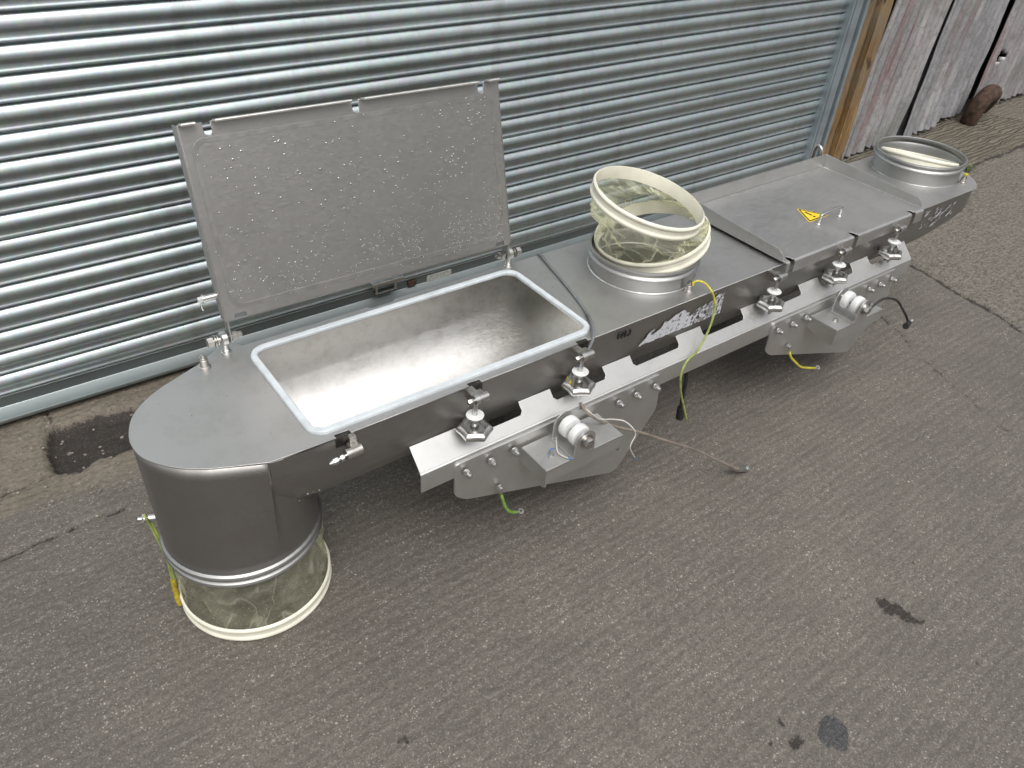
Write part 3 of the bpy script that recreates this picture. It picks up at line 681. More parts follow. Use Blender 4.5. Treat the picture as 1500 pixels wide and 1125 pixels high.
# carrying plates with roller shelves
nut_me = None
def make_nut(x, z, y=-.279, parent=None):
    global nut_me
    if nut_me is None:
        mb = MB().lathe([(.0115, 0), (.0115, .002), (.0, .002)], (0, 0, 0), (0, -1, 0), 18)
        mb.lathe([(.0095, .002), (.0095, .010), (.0085, .0105), (0, .0105)], (0, 0, 0), (0, -1, 0), 6, False)
        mb.lathe([(.0078, .010), (.0078, .015), (.0065, .0195), (.003, .022), (0, .0225)], (0, 0, 0), (0, -1, 0), 16)
        o = mb.build('dome_nut', M_bright, parent, (x, y, z)); nut_me = o.data
    else: o = link('dome_nut', nut_me, parent, (x, y, z))
    return o
FX = Matrix(((1, 0, 0, 0), (0, 0, 1, 0), (0, 1, 0, 0), (0, 0, 0, 1)))    # local xy -> x,z ; local z -> y
def carrier(x0, label):
    X_ = lambda v: x0+v
    def rc(pts, r, n=5):   # round polygon corners
        o = []; m = len(pts)
        for i in range(m):
            p, a, b_ = Vector(pts[i]), Vector(pts[i-1]), Vector(pts[(i+1) % m]); rr = min(r, (a-p).length*.45, (b_-p).length*.45)
            q0, q1 = p+(a-p).normalized()*rr, p+(b_-p).normalized()*rr
            for k in range(n+1): t = k/n; o.append(tuple((1-t)**2*q0+2*t*(1-t)*p+t*t*q1))
        return o
    poly = rc([(X_(0), .425), (X_(0), .318), (X_(.035), .287), (X_(.575), .100), (X_(.600), .112), (X_(.722), .290), (X_(.712), .425)], .016)
    pl = sheet('carrier_plate', poly, [], .006, M_beam, cv, Matrix.Translation((0, -.273, 0))@FX@Matrix.Diagonal((1, 1, -1, 1))@Matrix.Identity(4))
    if label: pl['label'] = label
    for dx in (.03, .105, .178, .545, .613, .688): make_nut(X_(dx), .392, -.2790, pl)
    # rear twin that carries the far side down to the ground
    poly2 = rc([(X_(0), .425), (X_(0), .318), (X_(.10), .25), (X_(.16), .0), (X_(.56), .0), (X_(.722), .290), (X_(.712), .425)], .016)
    sheet('carrier_plate', poly2, [], .006, M_beam, cv, Matrix.Translation((0, .279, 0))@FX@Matrix.Diagonal((1, 1, -1, 1)))
    # folded shelf
    a, b_, yf, yb, z = X_(.200), X_(.462), -.386, -.2795, .394
    mb = MB()
    mb.box(a, b_, yf, yb, z-.004, z, .0015)
    dr = .058
    for xx in (a, b_-.004):
        vs = [(xx, yb, z-.004), (xx, yf, z-.004), (xx, yf, z-dr), (xx, yf+.012, z-dr-.008), (xx, yb, z-.045)]
        vs += [(v[0]+.004, v[1], v[2]) for v in vs]
        mb.add(vs, [(0, 1, 2, 3, 4), (9, 8, 7, 6, 5)]+[(i, i+5, (i+1) % 5+5, (i+1) % 5) for i in range(5)])
    mb.box(a+.0042, b_-.0042, yf+.0003, yf+.004, z-.046, z-.0042, .0)
    sf = mb.build('roller_shelf', M_beam, cv)
    MB().lathe([(.010, 0), (.010, .003), (.007, .004), (.007, .010), (0, .010)], (a+.045, -.345, z), (0, 0, 1), 6, False).build('shelf_bolt', M_bolt, sf)
    # U bracket and twin rollers, axis across
    rx, zr = a+.118, z+.050
    mb = MB().box(rx-.036, rx+.036, -.392, -.300, z+.0005, z+.0045, .001)
    for y in (-.392, -.304):
        ear = [(rx-.036, z+.002), (rx+.036, z+.002), (rx+.034, z+.012)]+arc(rx, zr, .0325, 0, 180, 16)+[(rx-.034, z+.012)]
        e = sheet('roller_bracket_ear', ear, [], .004, M_beam, None, Matrix.Translation((0, y, 0))@FX@Matrix.Diagonal((1, 1, -1, 1)))
        vv = [v.co[:] for v in e.data.vertices]; ff = [list(p.vertices) for p in e.data.polygons]; mb.add(vv, ff); bpy.data.objects.remove(e)
    rb = mb.build('roller_bracket', M_beam, sf)
    for y0 in (-.314, -.352):
        MB().lathe([(.010, 0), (.026, 0), (.0295, .002), (.0305, .006), (.0305, .018), (.0285, .023), (.017, .026), (.010, .026)], (rx, y0, zr), (0, -1, 0), 40).build('roller', M_plastic, rb)
    mb = MB().cyl((rx, -.292, zr), (rx, -.406, zr), .010, seg=16)
    mb.lathe([(.020, 0), (.020, .003), (.016, .0035), (.016, .006), (0, .006)], (rx, -.392, zr), (0, -1, 0), 24).lathe([(.015, .006), (.015, .015), (.0135, .017), (0, .017)], (rx, -.392, zr), (0, -1, 0), 6, False)
    mb.lathe([(.016, 0), (.016, .012), (0, .012)], (rx, -.300, zr), (0, 1, 0), 6, False)
    mb.build('roller_bolt', M_bolt, rb)
    return pl, (rx, zr)
c1, r1 = carrier(.765, None)
c2_, r2 = carrier(1.985, None)

# swing clamps: pivot block, eye rod, washer, star knob
def star(a): return 1+.13*math.cos(6*a)
proto = {}
def clamp(x, zknob, lab=None, rest=True):
    """parts share their meshes; all placed relative to the clamp origin at the pivot"""
    org = Vector((x, -.254, .590)); kz = zknob-.590; ky = 0.0
    d = Vector((0, ky, kz)).normalized()
    if not proto:
        blk = MB().box(-.006, .016, .010, .046, -.020, .007, .002)
        blk.cyl((-.002, 0, 0), (.030, 0, 0), .0115, seg=20).box(.002, .026, .0, .024, -.009, .009, .002)
        blk.cyl((-.024, 0, 0), (-.002, 0, 0), .006, seg=12).lathe([(.0085, 0), (.0085, .008), (.006, .012), (0, .013)], (-.014, 0, 0), (-1, 0, 0), 6, False)
        proto['b'] = blk
        rod = MB().cyl((-.008, 0, 0), (-.002+.006, 0, 0), .0125, seg=20)
        rod.cyl(Vector((-.004, 0, 0))+d*.006, Vector((-.004, 0, 0))+d*.124, .0062, seg=12)
        rod.lathe([(.0065, 0), (.0095, .001), (.0095, .008), (.006, .010), (0, .010)], Vector((-.004, 0, 0))+d*.118, d, 10)
        proto['r'] = rod
        base = Vector((-.004, 0, 0))
        was = MB().lathe([(.0055, 0), (.0215, 0), (.0225, .0015), (.0215, .004), (.012, .005), (.010, .016), (.0055, .016)], base+d*.044, d, 32)
        proto['w'] = was
        kn = MB().lathe([(.030, 0), (.033, -.001), (.040, .002), (.0435, .007), (.0435, .014), (.039, .020), (.022, .023), (.012, .030), (.0075, .031), (.0075, .012)], base+d*.081, d, 96, True, False, lambda a: 1.07-.17*abs(math.sin(3*a))**.9)
        kn.lathe([(.0285, 0), (.0265, .013), (.012, .015), (.011, -.006), (.006, -.006)], base+d*.081, d, 48).lathe([(.0305, -.0006), (.0280, -.0006), (.0280, .001)], base+d*.081, d, 48)
        proto['k'] = kn
        o = blk.build('swing_clamp', M_bolt, cv, org); a_ = o.data
        r_ = rod.build('eye_rod', M_bright, o); w_ = was.build('washer', M_plastic, o); k_ = kn.build('star_knob', M_knob, o)
        proto['me'] = (a_, r_.data, w_.data, k_.data)
    else:
        a_, b_, c_, e_ = proto['me']
        o = link('swing_clamp', a_, cv, org); link('eye_rod', b_, o); link('washer', c_, o); link('star_knob', e_, o)
    return o
KN = [.836, 1.170, 1.968, 2.308, 2.636]
for x in KN: clamp(x, .50)
# the one swung back, without knob
mb = MB().box(.518, .534, -.226, -.205, .572, .5965, .002).box(.512, .536, -.244, -.212, .556, .580, .003)
mb.cyl((.500, -.236, .566), (.538, -.236, .566), .0135, seg=24)
oc = mb.build('swing_clamp', M_bolt, cv); oc['label'] = 'knobless clamp with its threaded stub pointing left'
mb = MB().cyl((.504, -.238, .566), (.462, -.242, .563), .0045, seg=12).cyl((.492, -.239, .565), (.484, -.240, .5645), .009, seg=6, smooth=False).cyl((.478, -.240, .564), (.467, -.241, .5635), .0085, .008, seg=6, smooth=False).cyl((.467, -.241, .5635), (.458, -.242, .563), .007, .003, seg=12)
mb.build('eye_rod', M_bright, oc)
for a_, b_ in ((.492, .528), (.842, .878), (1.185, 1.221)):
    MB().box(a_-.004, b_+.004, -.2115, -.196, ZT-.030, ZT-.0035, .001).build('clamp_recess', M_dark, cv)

# spigots
rimst = bpy.data.materials['rim_steel']
def spigot(c, r, h, zoff=0):
    z = ZT
    pr = [(r+.002, z), (r+.0005, z+.002), (r, z+.006), (r, z+h-.032), (r+.003, z+h-.030), (r+.0075, z+h-.026), (r+.0085, z+h-.022), (r+.006, z+h-.018), (r+.001, z+h-.015), (r+.001, z+h-.010), (r+.0055, z+h-.007), (r+.0075, z+h-.003), (r+.006, z+h+.001), (r+.002, z+h+.002), (r-.002, z+h), (r-.003, z+h-.006), (r-.003, z+h-.016), (r+.001, z+h-.022), (r-.003, z+h-.030), (r-.003, z-.02)]
    sp = MB().lathe(pr, (c[0], c[1], 0), (0, 0, 1), 96).build('inlet_spigot', rimst, cv)
    MB().lathe([(r+.0035, z+.0005), (r+.004, z+.002), (r+.001, z+.004)], (c[0], c[1], 0), (0, 0, 1), 96).build('weld_seam', M_bright, sp)
    return sp
spigot(SP1, .163, .070); spigot(SP2, .167, .080)

# raised lid over the hopper
BL, BR, TR, TL = Vector((.418, .205, .696)), Vector((1.258, .200, .688)), Vector((1.252, .292, 1.137)), Vector((.420, .332, 1.122))
ex = (BR-BL); W_ = ex.length; ey = (TL-BL+TR-BR)/2; Hh = ey.length
mt = frame(BL, ex, ey)
slot = lambda c: [(c+.009, Hh+.0), (c+.009, Hh-.020)]+arc(c, Hh-.020, .009, 0, -180, 8)[1:]+[(c-.009, Hh)]
po = [(0, 0), (.02, 0), (.022, .012), (.05, .012), (.052, 0), (W_-.052, 0), (W_-.05, .012), (W_-.022, .012), (W_-.02, 0), (W_, 0), (W_, Hh)]
for c in (.785, .420, .062): po += slot(c)
po += [(0, Hh)]
lid = sheet('raised_lid', po, [], .003, M_lid, cv, mt)
lid['label'] = 'open rectangular lid wet with rain drops'
# embossed gasket track on the inner face
sheet('gasket_imprint', rrect(.018, W_-.016, .022, Hh-.032, .032, 8), [rrect(.029, W_-.027, .033, Hh-.043, .024, 8)], .0006, plain('rubbed_imprint_steel', (.53, .52, .505), .40, 1., 30, .12), lid, mt@Matrix.Translation((0, 0, .0006)), .0002)
# outer walls (fold away from the viewer), top lip folds towards the viewer
def lbox(x0, x1, y0, y1, z0, z1, bev=.001): return dict(x0=x0, x1=x1, y0=y0, y1=y1, z0=z0, z1=z1, bev=bev, mat=mt)
mb = MB().box(**lbox(-.0035, -.0003, .0, Hh, -.034, .0005)).box(**lbox(W_+.0003, W_+.0035, .0, Hh, -.034, .0005)).box(**lbox(0, W_, -.0035, -.0003, -.040, -.001))
mb.build('lid_walls', M_lid, lid)
segs = [(.002, .036), (.075, .405), (.435, .770), (.800, W_-.004)]
mb = MB()
for a_, b_ in segs: mb.box(**lbox(a_, b_, Hh-.001, Hh+.0035, .0005, .020, .0012))
for a_, b_ in segs: mb.tube([mt@Vector((a_+.002, Hh+.0012, .0195)), mt@Vector((b_-.002, Hh+.0012, .0195))], .0034, 10, 1)
mb.build('lid_lip', M_inner, lid)
# hinges
def hinge(x, y, outw):
    s_ = outw
    mb = MB().lathe([(.013, 0), (.013, .003), (.010, .004), (.010, .008), (.0075, .010), (.0075, .024)], (x, y, ZT), (0, 0, 1), 20)
    mb.lathe([(.006, -.010), (.014, -.010), (.0185, -.006), (.0185, .006), (.014, .010), (.006, .010)], (x, y, ZT+.040), (1, 0, 0), 28)
    h = mb.build('lid_hinge', M_bright, cv)
    mb = MB().cyl((x-.036*s_, y, ZT+.040), (x+.040*s_, y, ZT+.040), .006, seg=14)
    for o_, r_, sg, ln in ((-.040, .0125, 6, .014), (-.024, .016, 24, .003), (-.018, .014, 24, .003)):
        mb.lathe([(0, 0), (r_, 0), (r_, ln), (0, ln)], (x+o_*s_, y, ZT+.040), (s_, 0, 0), sg, sg > 6)
    mb.lathe([(.0, 0), (.012, 0), (.012, .012), (.008, .014), (.008, .024), (.004, .027), (0, .027)], (x+.020*s_, y, ZT+.040), (s_, 0, 0), 6, False)
    mb.build('hinge_bolt', M_bolt, h)
    # tab from the lid
    xt = x+.014*s_
    pts = [(y-.014, ZT+.030), (y+.010, ZT+.026), (y+.014, ZT+.05), (y+.02, ZT+.115), (y-.012, ZT+.115), (y-.016, ZT+.05)]
    vs = [(xt-.0015, a_, b_) for a_, b_ in pts]+[(xt+.0015, a_, b_) for a_, b_ in pts]; k = len(pts)
    MB().add(vs, [tuple(range(k)), tuple(range(2*k-1, k-1, -1))]+[(i, (i+1) % k, k+(i+1) % k, k+i) for i in range(k)]).build('hinge_tab', M_lid, lid)
hinge(.408, .222, 1); hinge(1.272, .222, -1)
ps = mt@Vector((-.004, .062, -.018)); ux = (mt.to_3x3()@Vector((-1, 0, 0)))
mb = MB().cyl(ps, ps+ux*.030, .0085, seg=18).cyl(ps+ux*.030, ps+ux*.034, .011, seg=18).cyl(ps+ux*.034, ps+ux*.044, .0075, seg=6, smooth=False)
mb.tube([ps+ux*.037+Vector((0, 0, -.006)), ps+ux*.038+Vector((0, 0, -.02)), ps+ux*.036+Vector((0, 0, -.03))], .0025, 8)
mb.build('lid_earth_stud', M_bright, lid)

# second cover: tray-like, closed
tx0, tx1 = 2.028, 2.822
pan = [(tx0, .212), (tx0, -.222)]
for c in (2.058, 2.402, 2.755):
    pan += [(c-.010, -.222), (c-.010, -.210)]+[(c+.008*math.cos(R(t)), -.208+.008*math.sin(R(t))) for t in range(180, -1, -30)]+[(c+.010, -.210), (c+.010, -.222)]
pan += [(tx1, -.222), (tx1, .212)]
tray = sheet('closed_cover', pan, [], .003, M_plate, cv, Matrix.Translation((0, 0, ZT+.014)))
tray['label'] = 'closed flat cover with upstanding edges and a yellow warning triangle'
mb = MB(); lips = [(tx0+.001, 2.046), (2.070, 2.390), (2.414, 2.743), (2.767, tx1-.001)]
for a_, b_ in lips:
    # rolled lip: rounded edge then down
    pr = [(-.2215, ZT+.0140), (-.2265, ZT+.0130), (-.2300, ZT+.0100), (-.2310, ZT+.0060), (-.2310, ZT-.030), (-.2285, ZT-.030), (-.2285, ZT+.0060), (-.2265, ZT+.010), (-.2215, ZT+.0112)]
    k = len(pr); vs = [(x, y, z) for x in (a_, b_) for y, z in pr]
    mb.add(vs, [(i, (i+1) % k, k+(i+1) % k, k+i) for i in range(k)]+[tuple(range(k))[::-1], tuple(range(k, 2*k))])
mb.build('cover_lip', M_plate, tray)
def wall(pts, x, t, nm='cover_wall'):
    k = len(pts); vs = [(x, a_, b_) for a_, b_ in pts]+[(x+t, a_, b_) for a_, b_ in pts]
    return MB().add(vs, [tuple(range(k))[::-1], tuple(range(k, 2*k))]+[(i, (i+1) % k, k+(i+1) % k, k+i) for i in range(k)]).build(nm, M_plate, tray)
wp = [(-.212, ZT+.0115), (.2120, ZT+.0115), (.2120, ZT+.064), (-.192, ZT+.044), (-.206, ZT+.036), (-.212, ZT+.026)]
wall(wp, tx0-.0032, .003); wall(wp, tx1+.0002, .003)
MB().box(tx0-.003, tx1+.003, .2124, .2154, ZT+.0115, ZT+.066, .0008).build('cover_wall', M_plate, tray)
MB().tube([(tx0+.002, -.208, ZT+.0150), (tx0+.002, .2105, ZT+.0150), (tx1-.002, .2105, ZT+.0150), (tx1-.002, -.208, ZT+.0150)], .0024, 8, 1).build('fold_line', M_bright, tray)
MB().tube([(tx0-.0017, -.192, ZT+.0445), (tx0-.0017, .212, ZT+.0645)], .0018, 8, 1).tube([(tx1+.0017, -.192, ZT+.0445), (tx1+.0017, .212, ZT+.0645)], .0018, 8, 1).tube([(tx0-.002, .214, ZT+.066), (tx1+.002, .214, ZT+.066)], .0018, 8, 1).build('wall_edge', M_bright, tray)
# hook strap behind the right back corner
MB().tube([(tx1-.018, .220, ZT+.055), (tx1-.022, .232, ZT+.085), (tx1-.020, .252, ZT+.092), (tx1-.016, .262, ZT+.060), (tx1-.014, .262, ZT+.01)], .007, 8, 6).build('cover_hook', M_bolt, tray)
MB().tube([(2.362, -.103, ZT+.014), (2.363, -.103, ZT+.036), (2.374, -.103, ZT+.046), (2.476, -.099, ZT+.046), (2.486, -.099, ZT+.037), (2.488, -.099, ZT+.014)], .0056, 10, 5).lathe([(.008, 0), (.006, .002), (.004, .003)], (2.362, -.103, ZT+.014), (0, 0, 1), 16).lathe([(.008, 0), (.006, .002), (.004, .003)], (2.488, -.099, ZT+.014), (0, 0, 1), 16).build('cover_handle', M_bright, tray)
# warning triangle
zt = ZT+.0144
def flat(pl, z, h, name, mat, parent, holes=()): return sheet(name, pl, holes, h, mat, parent, Matrix.Translation((0, 0, z)), .0001)
def roundtri(s, r):
    c = (2.396, -.048); P_ = [(c[0]-s/2, c[1]-s*.289), (c[0]+s/2, c[1]-s*.289), (c[0], c[1]+s*.577)]; o = []
    for i in range(3):
        p, a, b_ = Vector(P_[i]), Vector(P_[i-1]), Vector(P_[(i+1) % 3]); q0, q1 = p+(a-p).normalized()*r, p+(b_-p).normalized()*r
        for k in range(5): t = k/4; o.append(tuple((1-t)**2*q0+2*t*(1-t)*p+t*t*q1))
    return o
sg = flat(roundtri(.112, .010), zt+.0004, .0006, 'warning_sign', M_yellow, tray)
flat(roundtri(.101, .007), zt+.0009, .0005, 'sign_border', M_black, sg, [roundtri(.084, .004)])
mb = MB()
for pl in ([(2.3915, -.020), (2.4005, -.020), (2.3985, -.050), (2.3935, -.050)], [(2.392, -.056), (2.400, -.056), (2.400, -.064), (2.392, -.064)]):
    mb.add([(x, y, z) for z in (zt+.0004, zt+.0011) for x, y in pl], [(3, 2, 1, 0), (4, 5, 6, 7), (0, 1, 5, 4), (1, 2, 6, 5), (2, 3, 7, 6), (3, 0, 4, 7)])
mb.build('exclamation_mark', M_black, sg)

# torn sticker left on the flank, and the printed mark beside it
def hull_y(z, o=.0040): return -RW-o
def torn(name, mat, x0, x1, z0, z1, fn, st=.0022):
    nx_ = int((x1-x0)/st); nz_ = int((z1-z0)/st); mb = MB(); vs = []; fs = []
    for j in range(nz_+1):
        for i in range(nx_+1):
            x = x0+i*st; z = z0+j*st; vs.append((x, hull_y(z), z))
    for j in range(nz_):
        for i in range(nx_):
            if fn((i+.5)/nx_, (j+.5)/nz_, x0+i*st, z0+j*st):
                a = j*(nx_+1)+i; fs.append((a, a+1, a+nx_+2, a+nx_+1))
    mb.add(vs, fs, True); o = mb.build(name, mat, tr)
    bm = bmesh.new(); bm.from_mesh(o.data); bmesh.ops.delete(bm, geom=[v for v in bm.verts if not v.link_faces], context='VERTS'); bm.to_mesh(o.data); bm.free(); return o
def f1(u, v, x, z):
    n1 = mn.noise(Vector((x*38-z*30, z*55, 2))); n2 = mn.noise(Vector((x*150-z*160, z*60+x*50, 6)))
    lim = .10+.95*max(0, min(1, u*2.2)) if u < .40 else (.98-1.1*(u-.40) if u < .58 else .60+1.2*(u-.58))
    if v < .06+.05*n1: return False
    if v > lim*.85+.28*n1: return False
    return n2 < .36-(.33 if u > .62 else 0)
torn('torn_sticker', M_stick, 1.415, 1.765, .502, .592, f1)
def f2(u, v, x, z):
    n1 = mn.noise(Vector((x*30-z*60, z*40, 9))); n2 = mn.noise(Vector((x*110-z*170, z*50, 1)))
    return n1 > .08 and n2 > .12
torn('torn_sticker', M_stick, 2.88, 3.10, .505, .585, f2)
mb = MB()
for st in [[(1.334, 0.563), (1.335, 0.576), (1.338, 0.582), (1.345, 0.582)], [(1.346, 0.561), (1.348, 0.572), (1.351, 0.581)], [(1.359, 0.561), (1.36, 0.572), (1.361, 0.582)], [(1.368, 0.563), (1.375, 0.562), (1.378, 0.568), (1.379, 0.575), (1.375, 0.582)]]:
    mb.tube([(x, hull_y(z, .0025), z) for x, z in st], .0022, 6, 3)
mb.build('printed_mark', M_black, tr)

# ------------------------------------------------------------------ flexible sleeves (loose connectors, things of their own)
O_ = Vector((0, -1.078, 0)); RZ = Matrix.Rotation(R(.35), 3, 'Z')
def W(x, y, z): return RZ@Vector((x, y, z))+O_
def cuffprof(r, h):
    t = .003; pr = [(r-t, 0)]
    for k in range(19):
        u = k/18; bulge = .0045*max(0, math.sin(u*math.pi*3-.2))**.7 if 0 < u < 1 else 0
        pr.append((r+bulge, h*u))
    pr += [(r-t*.5, h+.001), (r-t, h-.002), (r-t, 0)]
    return pr
def sleeve(name, c_lo, n_lo, r_lo, c_hi, n_hi, r_hi, lab, cuffs, wr, seed, film=True, fm=None):
    base = c_lo.copy(); root = empty(name, base); tag(root, lab, 'sleeve', 'flexible connector sleeves')
    for (c, n, r, h, low) in cuffs:
        MB().lathe(cuffprof(r, h), c-base, n, 96).build('cuff', M_cuff, root)
    if film:
        seg, rows = 144, 40; vs = []
        q0 = Vector((0, 0, 1)).rotation_difference(n_lo.normalized()); q1 = Vector((0, 0, 1)).rotation_difference(n_hi.normalized())
        for j in range(rows+1):
            t = j/rows; env = math.sin(math.pi*t)
            for i in range(seg):
                a = 2*math.pi*i/seg; d = Vector((math.cos(a), math.sin(a), 0))
                p = (c_lo+q0@(d*r_lo))*(1-t)+(c_hi+q1@(d*r_hi))*t-base
                nz = mn.noise(Vector((math.cos(a)*2.2+t*1.8, math.sin(a)*2.2-t*1.2, seed+t*1.5)))
                n2 = abs(mn.noise(Vector((math.cos(a)*3.2+t*2.5, math.sin(a)*3.2, seed+7+t*2))))
                n3 = abs(mn.noise(Vector((math.cos(a)*7+t*5, math.sin(a)*7-t*4, seed+17))))
                k = env*wr*(1.5*nz-2.6*n2-.9*n3+.55)
                p += (q0@d)*k+Vector((0, 0, env*wr*.4*nz)); vs.append(p)
        MB().add(vs, [(j*seg+i, j*seg+(i+1) % seg, (j+1)*seg+(i+1) % seg, (j+1)*seg+i) for j in range(rows) for i in range(seg)], True).build('film', fm or M_film, root)
    return root
Z3 = Vector((0, 0, 1))
# lower sleeve under the outlet, standing on the tarmac
lo_c = W(.318, .010, .002)
sleeve('flexible_sleeve', lo_c+Vector((0, 0, .03)), Z3, .188, W(.312, .0, .236), Z3, .1865, 'clear yellowish sleeve under the round outlet, its cream cuff standing on the tarmac', [(lo_c, Z3, .1915, .044, 1)], .011, 3)
# middle sleeve, crumpled on the inlet
nl = Vector((-.25, .05, 1)).normalized(); nu = Vector((.152, -.183, 1)).normalized()
cl = W(1.650, .016, .713); cu_ = W(1.588, -.010, .848)
sleeve('flexible_sleeve', cl-nl*.006, nl, .168, cu_-nu*.034, nu, .164, 'crumpled clear sleeve with two cream cuffs, tipped on the middle inlet', [(cl-nl*.046, nl, .1695, .046, 1), (cu_-nu*.040, nu, .1655, .040, 0)], .023, 21, True, M_film2)
# far sleeve inside the end inlet
dcam = (Vector((0, -2.5123, 1.76))-W(SP2[0], SP2[1], .68)).normalized()
nf = (Z3-dcam*dcam.z)
nf = (nf.normalized()*1.0+Z3*.12).normalized()
cf = W(SP2[0], SP2[1]-.0, .640)
sleeve('flexible_sleeve', cf-nf*.03, nf, .140, cf, nf, .142, 'cream cuffed sleeve dropped inside the far round inlet', [(cf-nf*.022, nf, .146, .046, 0)], .004, 5, False)

# ------------------------------------------------------------------ cables
def wpts(l): return [W(*p) for p in l]
def cable(name, pts, r, mat, lab, extra=None, cat='cable', sub=8, group=None):
    P_ = wpts(pts); b = P_[0]; mb = MB().tube([p-b for p in P_], r, 8, sub)
    if extra:
        root = empty(name, b); tag(root, lab, cat, group); mb.build('cord', mat, root)
        for nm, f, m_ in extra: f(MB(), b).build(nm, m_, root)
        return root
    o = mb.build(name, mat, None, b); tag(o, lab, cat, group); return o
cable('sensor_cable', [(1.395, .245, .56), (1.392, .222, .6055), (1.372, .139, .6045), (1.338, .007, .6045), (1.304, -.101, .6045), (1.266, -.172, .6145), (1.236, -.214, .613), (1.217, -.226, .590), (1.184, -.232, .558), (1.156, -.236, .533), (1.135, -.240, .506)], .0043, M_cgrey,
      'grey cable draped over the top plate between the hopper and the middle inlet',
      [('cable_label', lambda m, b: m.tube([p-b for p in wpts([(1.150, -.234, .518), (1.140, -.238, .50), (1.134, -.24, .488)])], .0085, 8, 3), M_tape)])
def plug(m, b):
    m.cyl(W(1.757, -.436, .030)-b, W(1.797, -.442, .013)-b, .0105, .0095, 16); m.cyl(W(1.797, -.442, .013)-b, W(1.808, -.443, .011)-b, .012, .011, 6, smooth=False); return m
def sock(m, b): return m.cyl(W(1.731, -.431, .046)-b, W(1.758, -.436, .030)-b, .0075, .0085, 14)
cable('sensor_cable', [(1.174, -.262, .44), (1.183, -.29, .417), (1.207, -.32, .400), (1.255, -.34, .372), (1.335, -.36, .329), (1.431, -.375, .265), (1.536, -.39, .196), (1.626, -.41, .13), (1.697, -.425, .076), (1.740, -.432, .040)], .0042, M_cbrown,
      'brown sheathed cable trailing from the near roller to a steel plug on the tarmac', [('plug', plug, M_bright), ('cable_boot', sock, M_cbrown)])
def tip(pts, r=.0016): return lambda m, b: m.tube([p-b for p in wpts(pts)], r, 6, 3)
cable('signal_wire', [(1.175, -.262, .435), (1.189, -.30, .419), (1.191, -.33, .423), (1.217, -.35, .425), (1.242, -.37, .421), (1.26, -.39, .40), (1.267, -.395, .378), (1.252, -.398, .354), (1.255, -.40, .332), (1.277, -.40, .296)], .0019, M_cwhite, 'thin pale wire curling over the right end of the near roller shelf', [('stripped_end', tip([(1.277, -.40, .296), (1.282, -.40, .289), (1.290, -.40, .280)]), M_blue)], 'wire')
cable('signal_wire', [(1.065, -.300, .40), (1.045, -.325, .402), (1.030, -.350, .399), (1.035, -.372, .397), (1.040, -.380, .397)], .0019, M_cwhite, 'thin pale wire curling left of the near white roller', [('stripped_end', tip([(1.040, -.380, .397), (1.045, -.386, .396), (1.050, -.390, .395)]), M_blue)], 'wire')
cable('signal_wire', [(1.030, -.335, .400), (1.015, -.337, .405), (1.005, -.345, .400), (1.000, -.35, .398)], .0014, M_blue, 'tiny blue-ended wire beside the near shelf bolt', None, 'wire')
def lug(m, b): return m.box(*[v for k in range(3) for v in ((W(1.650, -.175, .624)-b)[k]-.006, (W(1.650, -.175, .624)-b)[k]+.006)], .002)
P1 = [(1.650, -.174, .622), (1.665, -.180, .632), (1.681, -.200, .628), (1.692, -.225, .604), (1.705, -.235, .565), (1.694, -.245, .528), (1.671, -.255, .489), (1.62, -.272, .453), (1.568, -.282, .44), (1.55, -.287, .401), (1.562, -.29, .339), (1.593, -.29, .269), (1.629, -.29, .193)]
rt_ = cable('earth_cable', P1[:5], .0032, M_cyel, 'long green-yellow earth cable looping from the middle inlet stud over the beam', [('cable_lug', lug, M_cyel), ('lower_run', lambda m, b: m.tube([p-b for p in wpts(P1[4:])], .0034, 8, 8), M_ygreen)])
def ring_end(p, q):
    def f(m, b):
        a, c = W(*p)-b, W(*q)-b; m.cyl(a, a+(c-a)*.6, .004, .004, 10); d = (c-a).normalized(); e = a+(c-a)*.6+d*.006
        m.lathe([(.0035, 0), (.0085, 0), (.0085, .0015), (.0035, .0015)], e, Vector((0, -.5, 1)), 20); return m
    return f
for X0_, mt_, lab in ((.765, M_cgreen, 'short green earth strap curling from the near carrier plate'), (1.985, M_cyel, 'short yellow earth strap hanging from the far carrier plate')):
    a_ = X0_+(.142 if X0_ < 1 else .095); zz = .272 if X0_ < 1 else .300
    epts = [(.902, -.290, .262), (.905, -.298, .240), (.912, -.302, .216), (.926, -.305, .196), (.946, -.305, .183)] if X0_ < 1 else [(2.108, -.290, .280), (2.116, -.298, .258), (2.143, -.302, .232), (2.192, -.305, .192), (2.262, -.305, .160), (2.295, -.305, .148)]
    a_, zz = (.901, .282) if X0_ < 1 else (2.105, .300); q_ = epts[-1]
    cable('earth_strap', epts, .0042, mt_, lab,
          [('ring_terminal', ring_end(q_, (q_[0]+.016, q_[1]-.001, q_[2]-.004)), M_bright), ('fixing_bolt', lambda m, b, a_=a_, zz=zz: m.lathe([(.009, 0), (.009, .004), (.006, .005), (.006, .014), (0, .015)], W(a_, -.279, zz)-b, (0, -1, 0), 6, False).cyl(W(a_, -.288, zz+.002)-b, W(a_, -.288, zz-.018)-b, .004, .0045, 10), M_bright)], group='earth straps on the carrier plates')
rx, zr = r2
cable('sensor_cable', [(rx+.012, -.402, zr), (rx+.08, -.402, zr+.018), (rx+.17, -.406, zr-.012), (rx+.235, -.410, zr-.065), (rx+.285, -.415, zr-.112), (rx+.305, -.42, zr-.140)], .0042, M_cblack, 'short black cable bending down from the far white roller',
      [('cable_boot', lambda m, b: m.cyl(W(rx+.308, -.424, zr-.142)-b, W(rx+.250, -.440, zr-.128)-b, .009, .011, 12), M_cblack), ('plug', lambda m, b: m.cyl(W(rx+.308, -.424, zr-.142)-b, W(rx+.326, -.424, zr-.138)-b, .006, .006, 10), M_bright)])
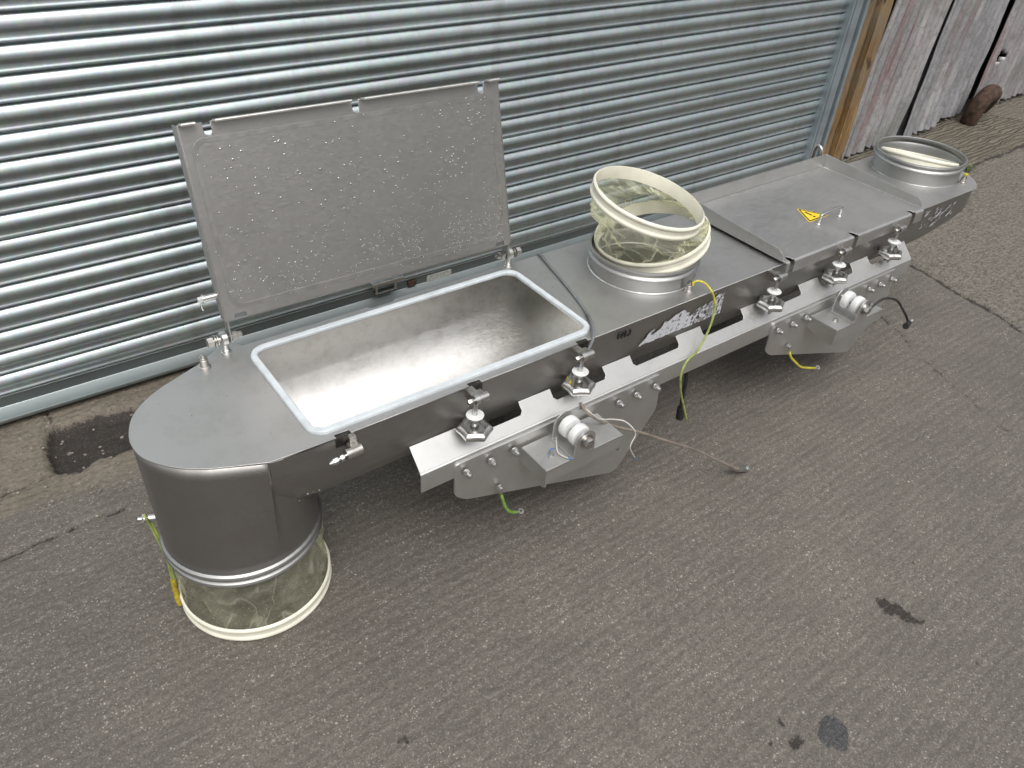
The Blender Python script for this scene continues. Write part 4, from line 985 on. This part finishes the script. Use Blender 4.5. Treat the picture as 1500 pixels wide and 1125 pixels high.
cable('sensor_cable', [(1.62, -.24, .40), (1.63, -.25, .33), (1.634, -.25, .26), (1.640, -.25, .205)], .0065, M_cblack, 'black connector lead hanging under the beam behind the green earth cable',
      [('plug', lambda m, b: m.cyl(W(1.640, -.25, .21)-b, W(1.646, -.25, .165)-b, .012, .013, 14), M_cblack), ('pin_face', lambda m, b: m.cyl(W(1.652, -.262, .185)-b, W(1.652, -.266, .183)-b, .007, .007, 12), M_bolt)])

# ------------------------------------------------------------------ rain drops
def drops(name, n, fn, parent, smin, smax, flow=None):
    mb = MB(); 
    for k in range(n):
        p, nrm, sz, st = fn()
        if p is None: continue
        q = Vector((0, 0, 1)).rotation_difference(nrm); vs = []; fs = []; sg = 7
        for (rr, h) in ((1, 0), (.85, .32), (.45, .5)):
            for i in range(sg):
                a = 2*math.pi*i/sg; vs.append(p+q@Vector((rr*sz*math.cos(a), rr*sz*math.sin(a)*st, h*sz)))
        vs.append(p+q@Vector((0, 0, .55*sz))); 
        for j in range(2):
            for i in range(sg): fs.append((j*sg+i, j*sg+(i+1) % sg, (j+1)*sg+(i+1) % sg, (j+1)*sg+i))
        for i in range(sg): fs.append((2*sg+i, 2*sg+(i+1) % sg, 3*sg))
        mb.add(vs, fs, True)
    o = mb.build(name, M_water, parent); o['kind'] = 'stuff'; return o
nl_ = (mt.to_3x3()@Vector((0, 0, 1)))
def f_lid():
    for _ in range(50):
        u, v = random.random(), random.random()
        dens = .12+.9*math.exp(-((v-.16)/.14)**2)*min(1, .35+u)+.6*max(0, u-.62)
        cl_ = .6+1.2*mn.noise(Vector((u*9, v*5, 3)))
        if random.random() < dens*cl_: break
    sz = random.choice((.0010, .0012, .0015, .0018, .0022)) if v < .5 else random.choice((.0013, .0018, .0024, .0032))
    return mt@Vector((.015+u*(W_-.03), .015+v*(Hh-.05), .0001)), nl_, sz, random.uniform(.6, 1.1)
drops('rain_drops', 900, f_lid, lid, .001, .003)
def f_hop():
    x = random.uniform(.40, 1.5); a0 = R(22); B_ = .152/(1-math.sin(a0)); a = random.uniform(R(28), R(150))
    A_ = RW/math.cos(a0); y, z = -A_*math.cos(a), .487-B_*(math.sin(a)-math.sin(a0)); nn = Vector((0, math.cos(a)/A_, math.sin(a)/B_)).normalized()
    return Vector((x, y, z))+nn*.0004, nn, random.choice((.0012, .0016, .002, .003)), random.uniform(.7, 1.1)
drops('rain_drops', 420, f_hop, tr, .001, .003)
def f_top():
    while True:
        x, y = random.uniform(.2, 1.95), random.uniform(-.2, .2)
        if not (.44 < x < 1.275) and not math.hypot(x-SP1[0], y) < .18 and not (x < .35 and math.hypot(x-.31, y) > .16): break
    return Vector((x, y, ZT+.0002)), Vector((0, 0, 1)), random.choice((.0008, .001, .0014)), 1
drops('rain_drops', 60, f_top, tp, .001, .003)
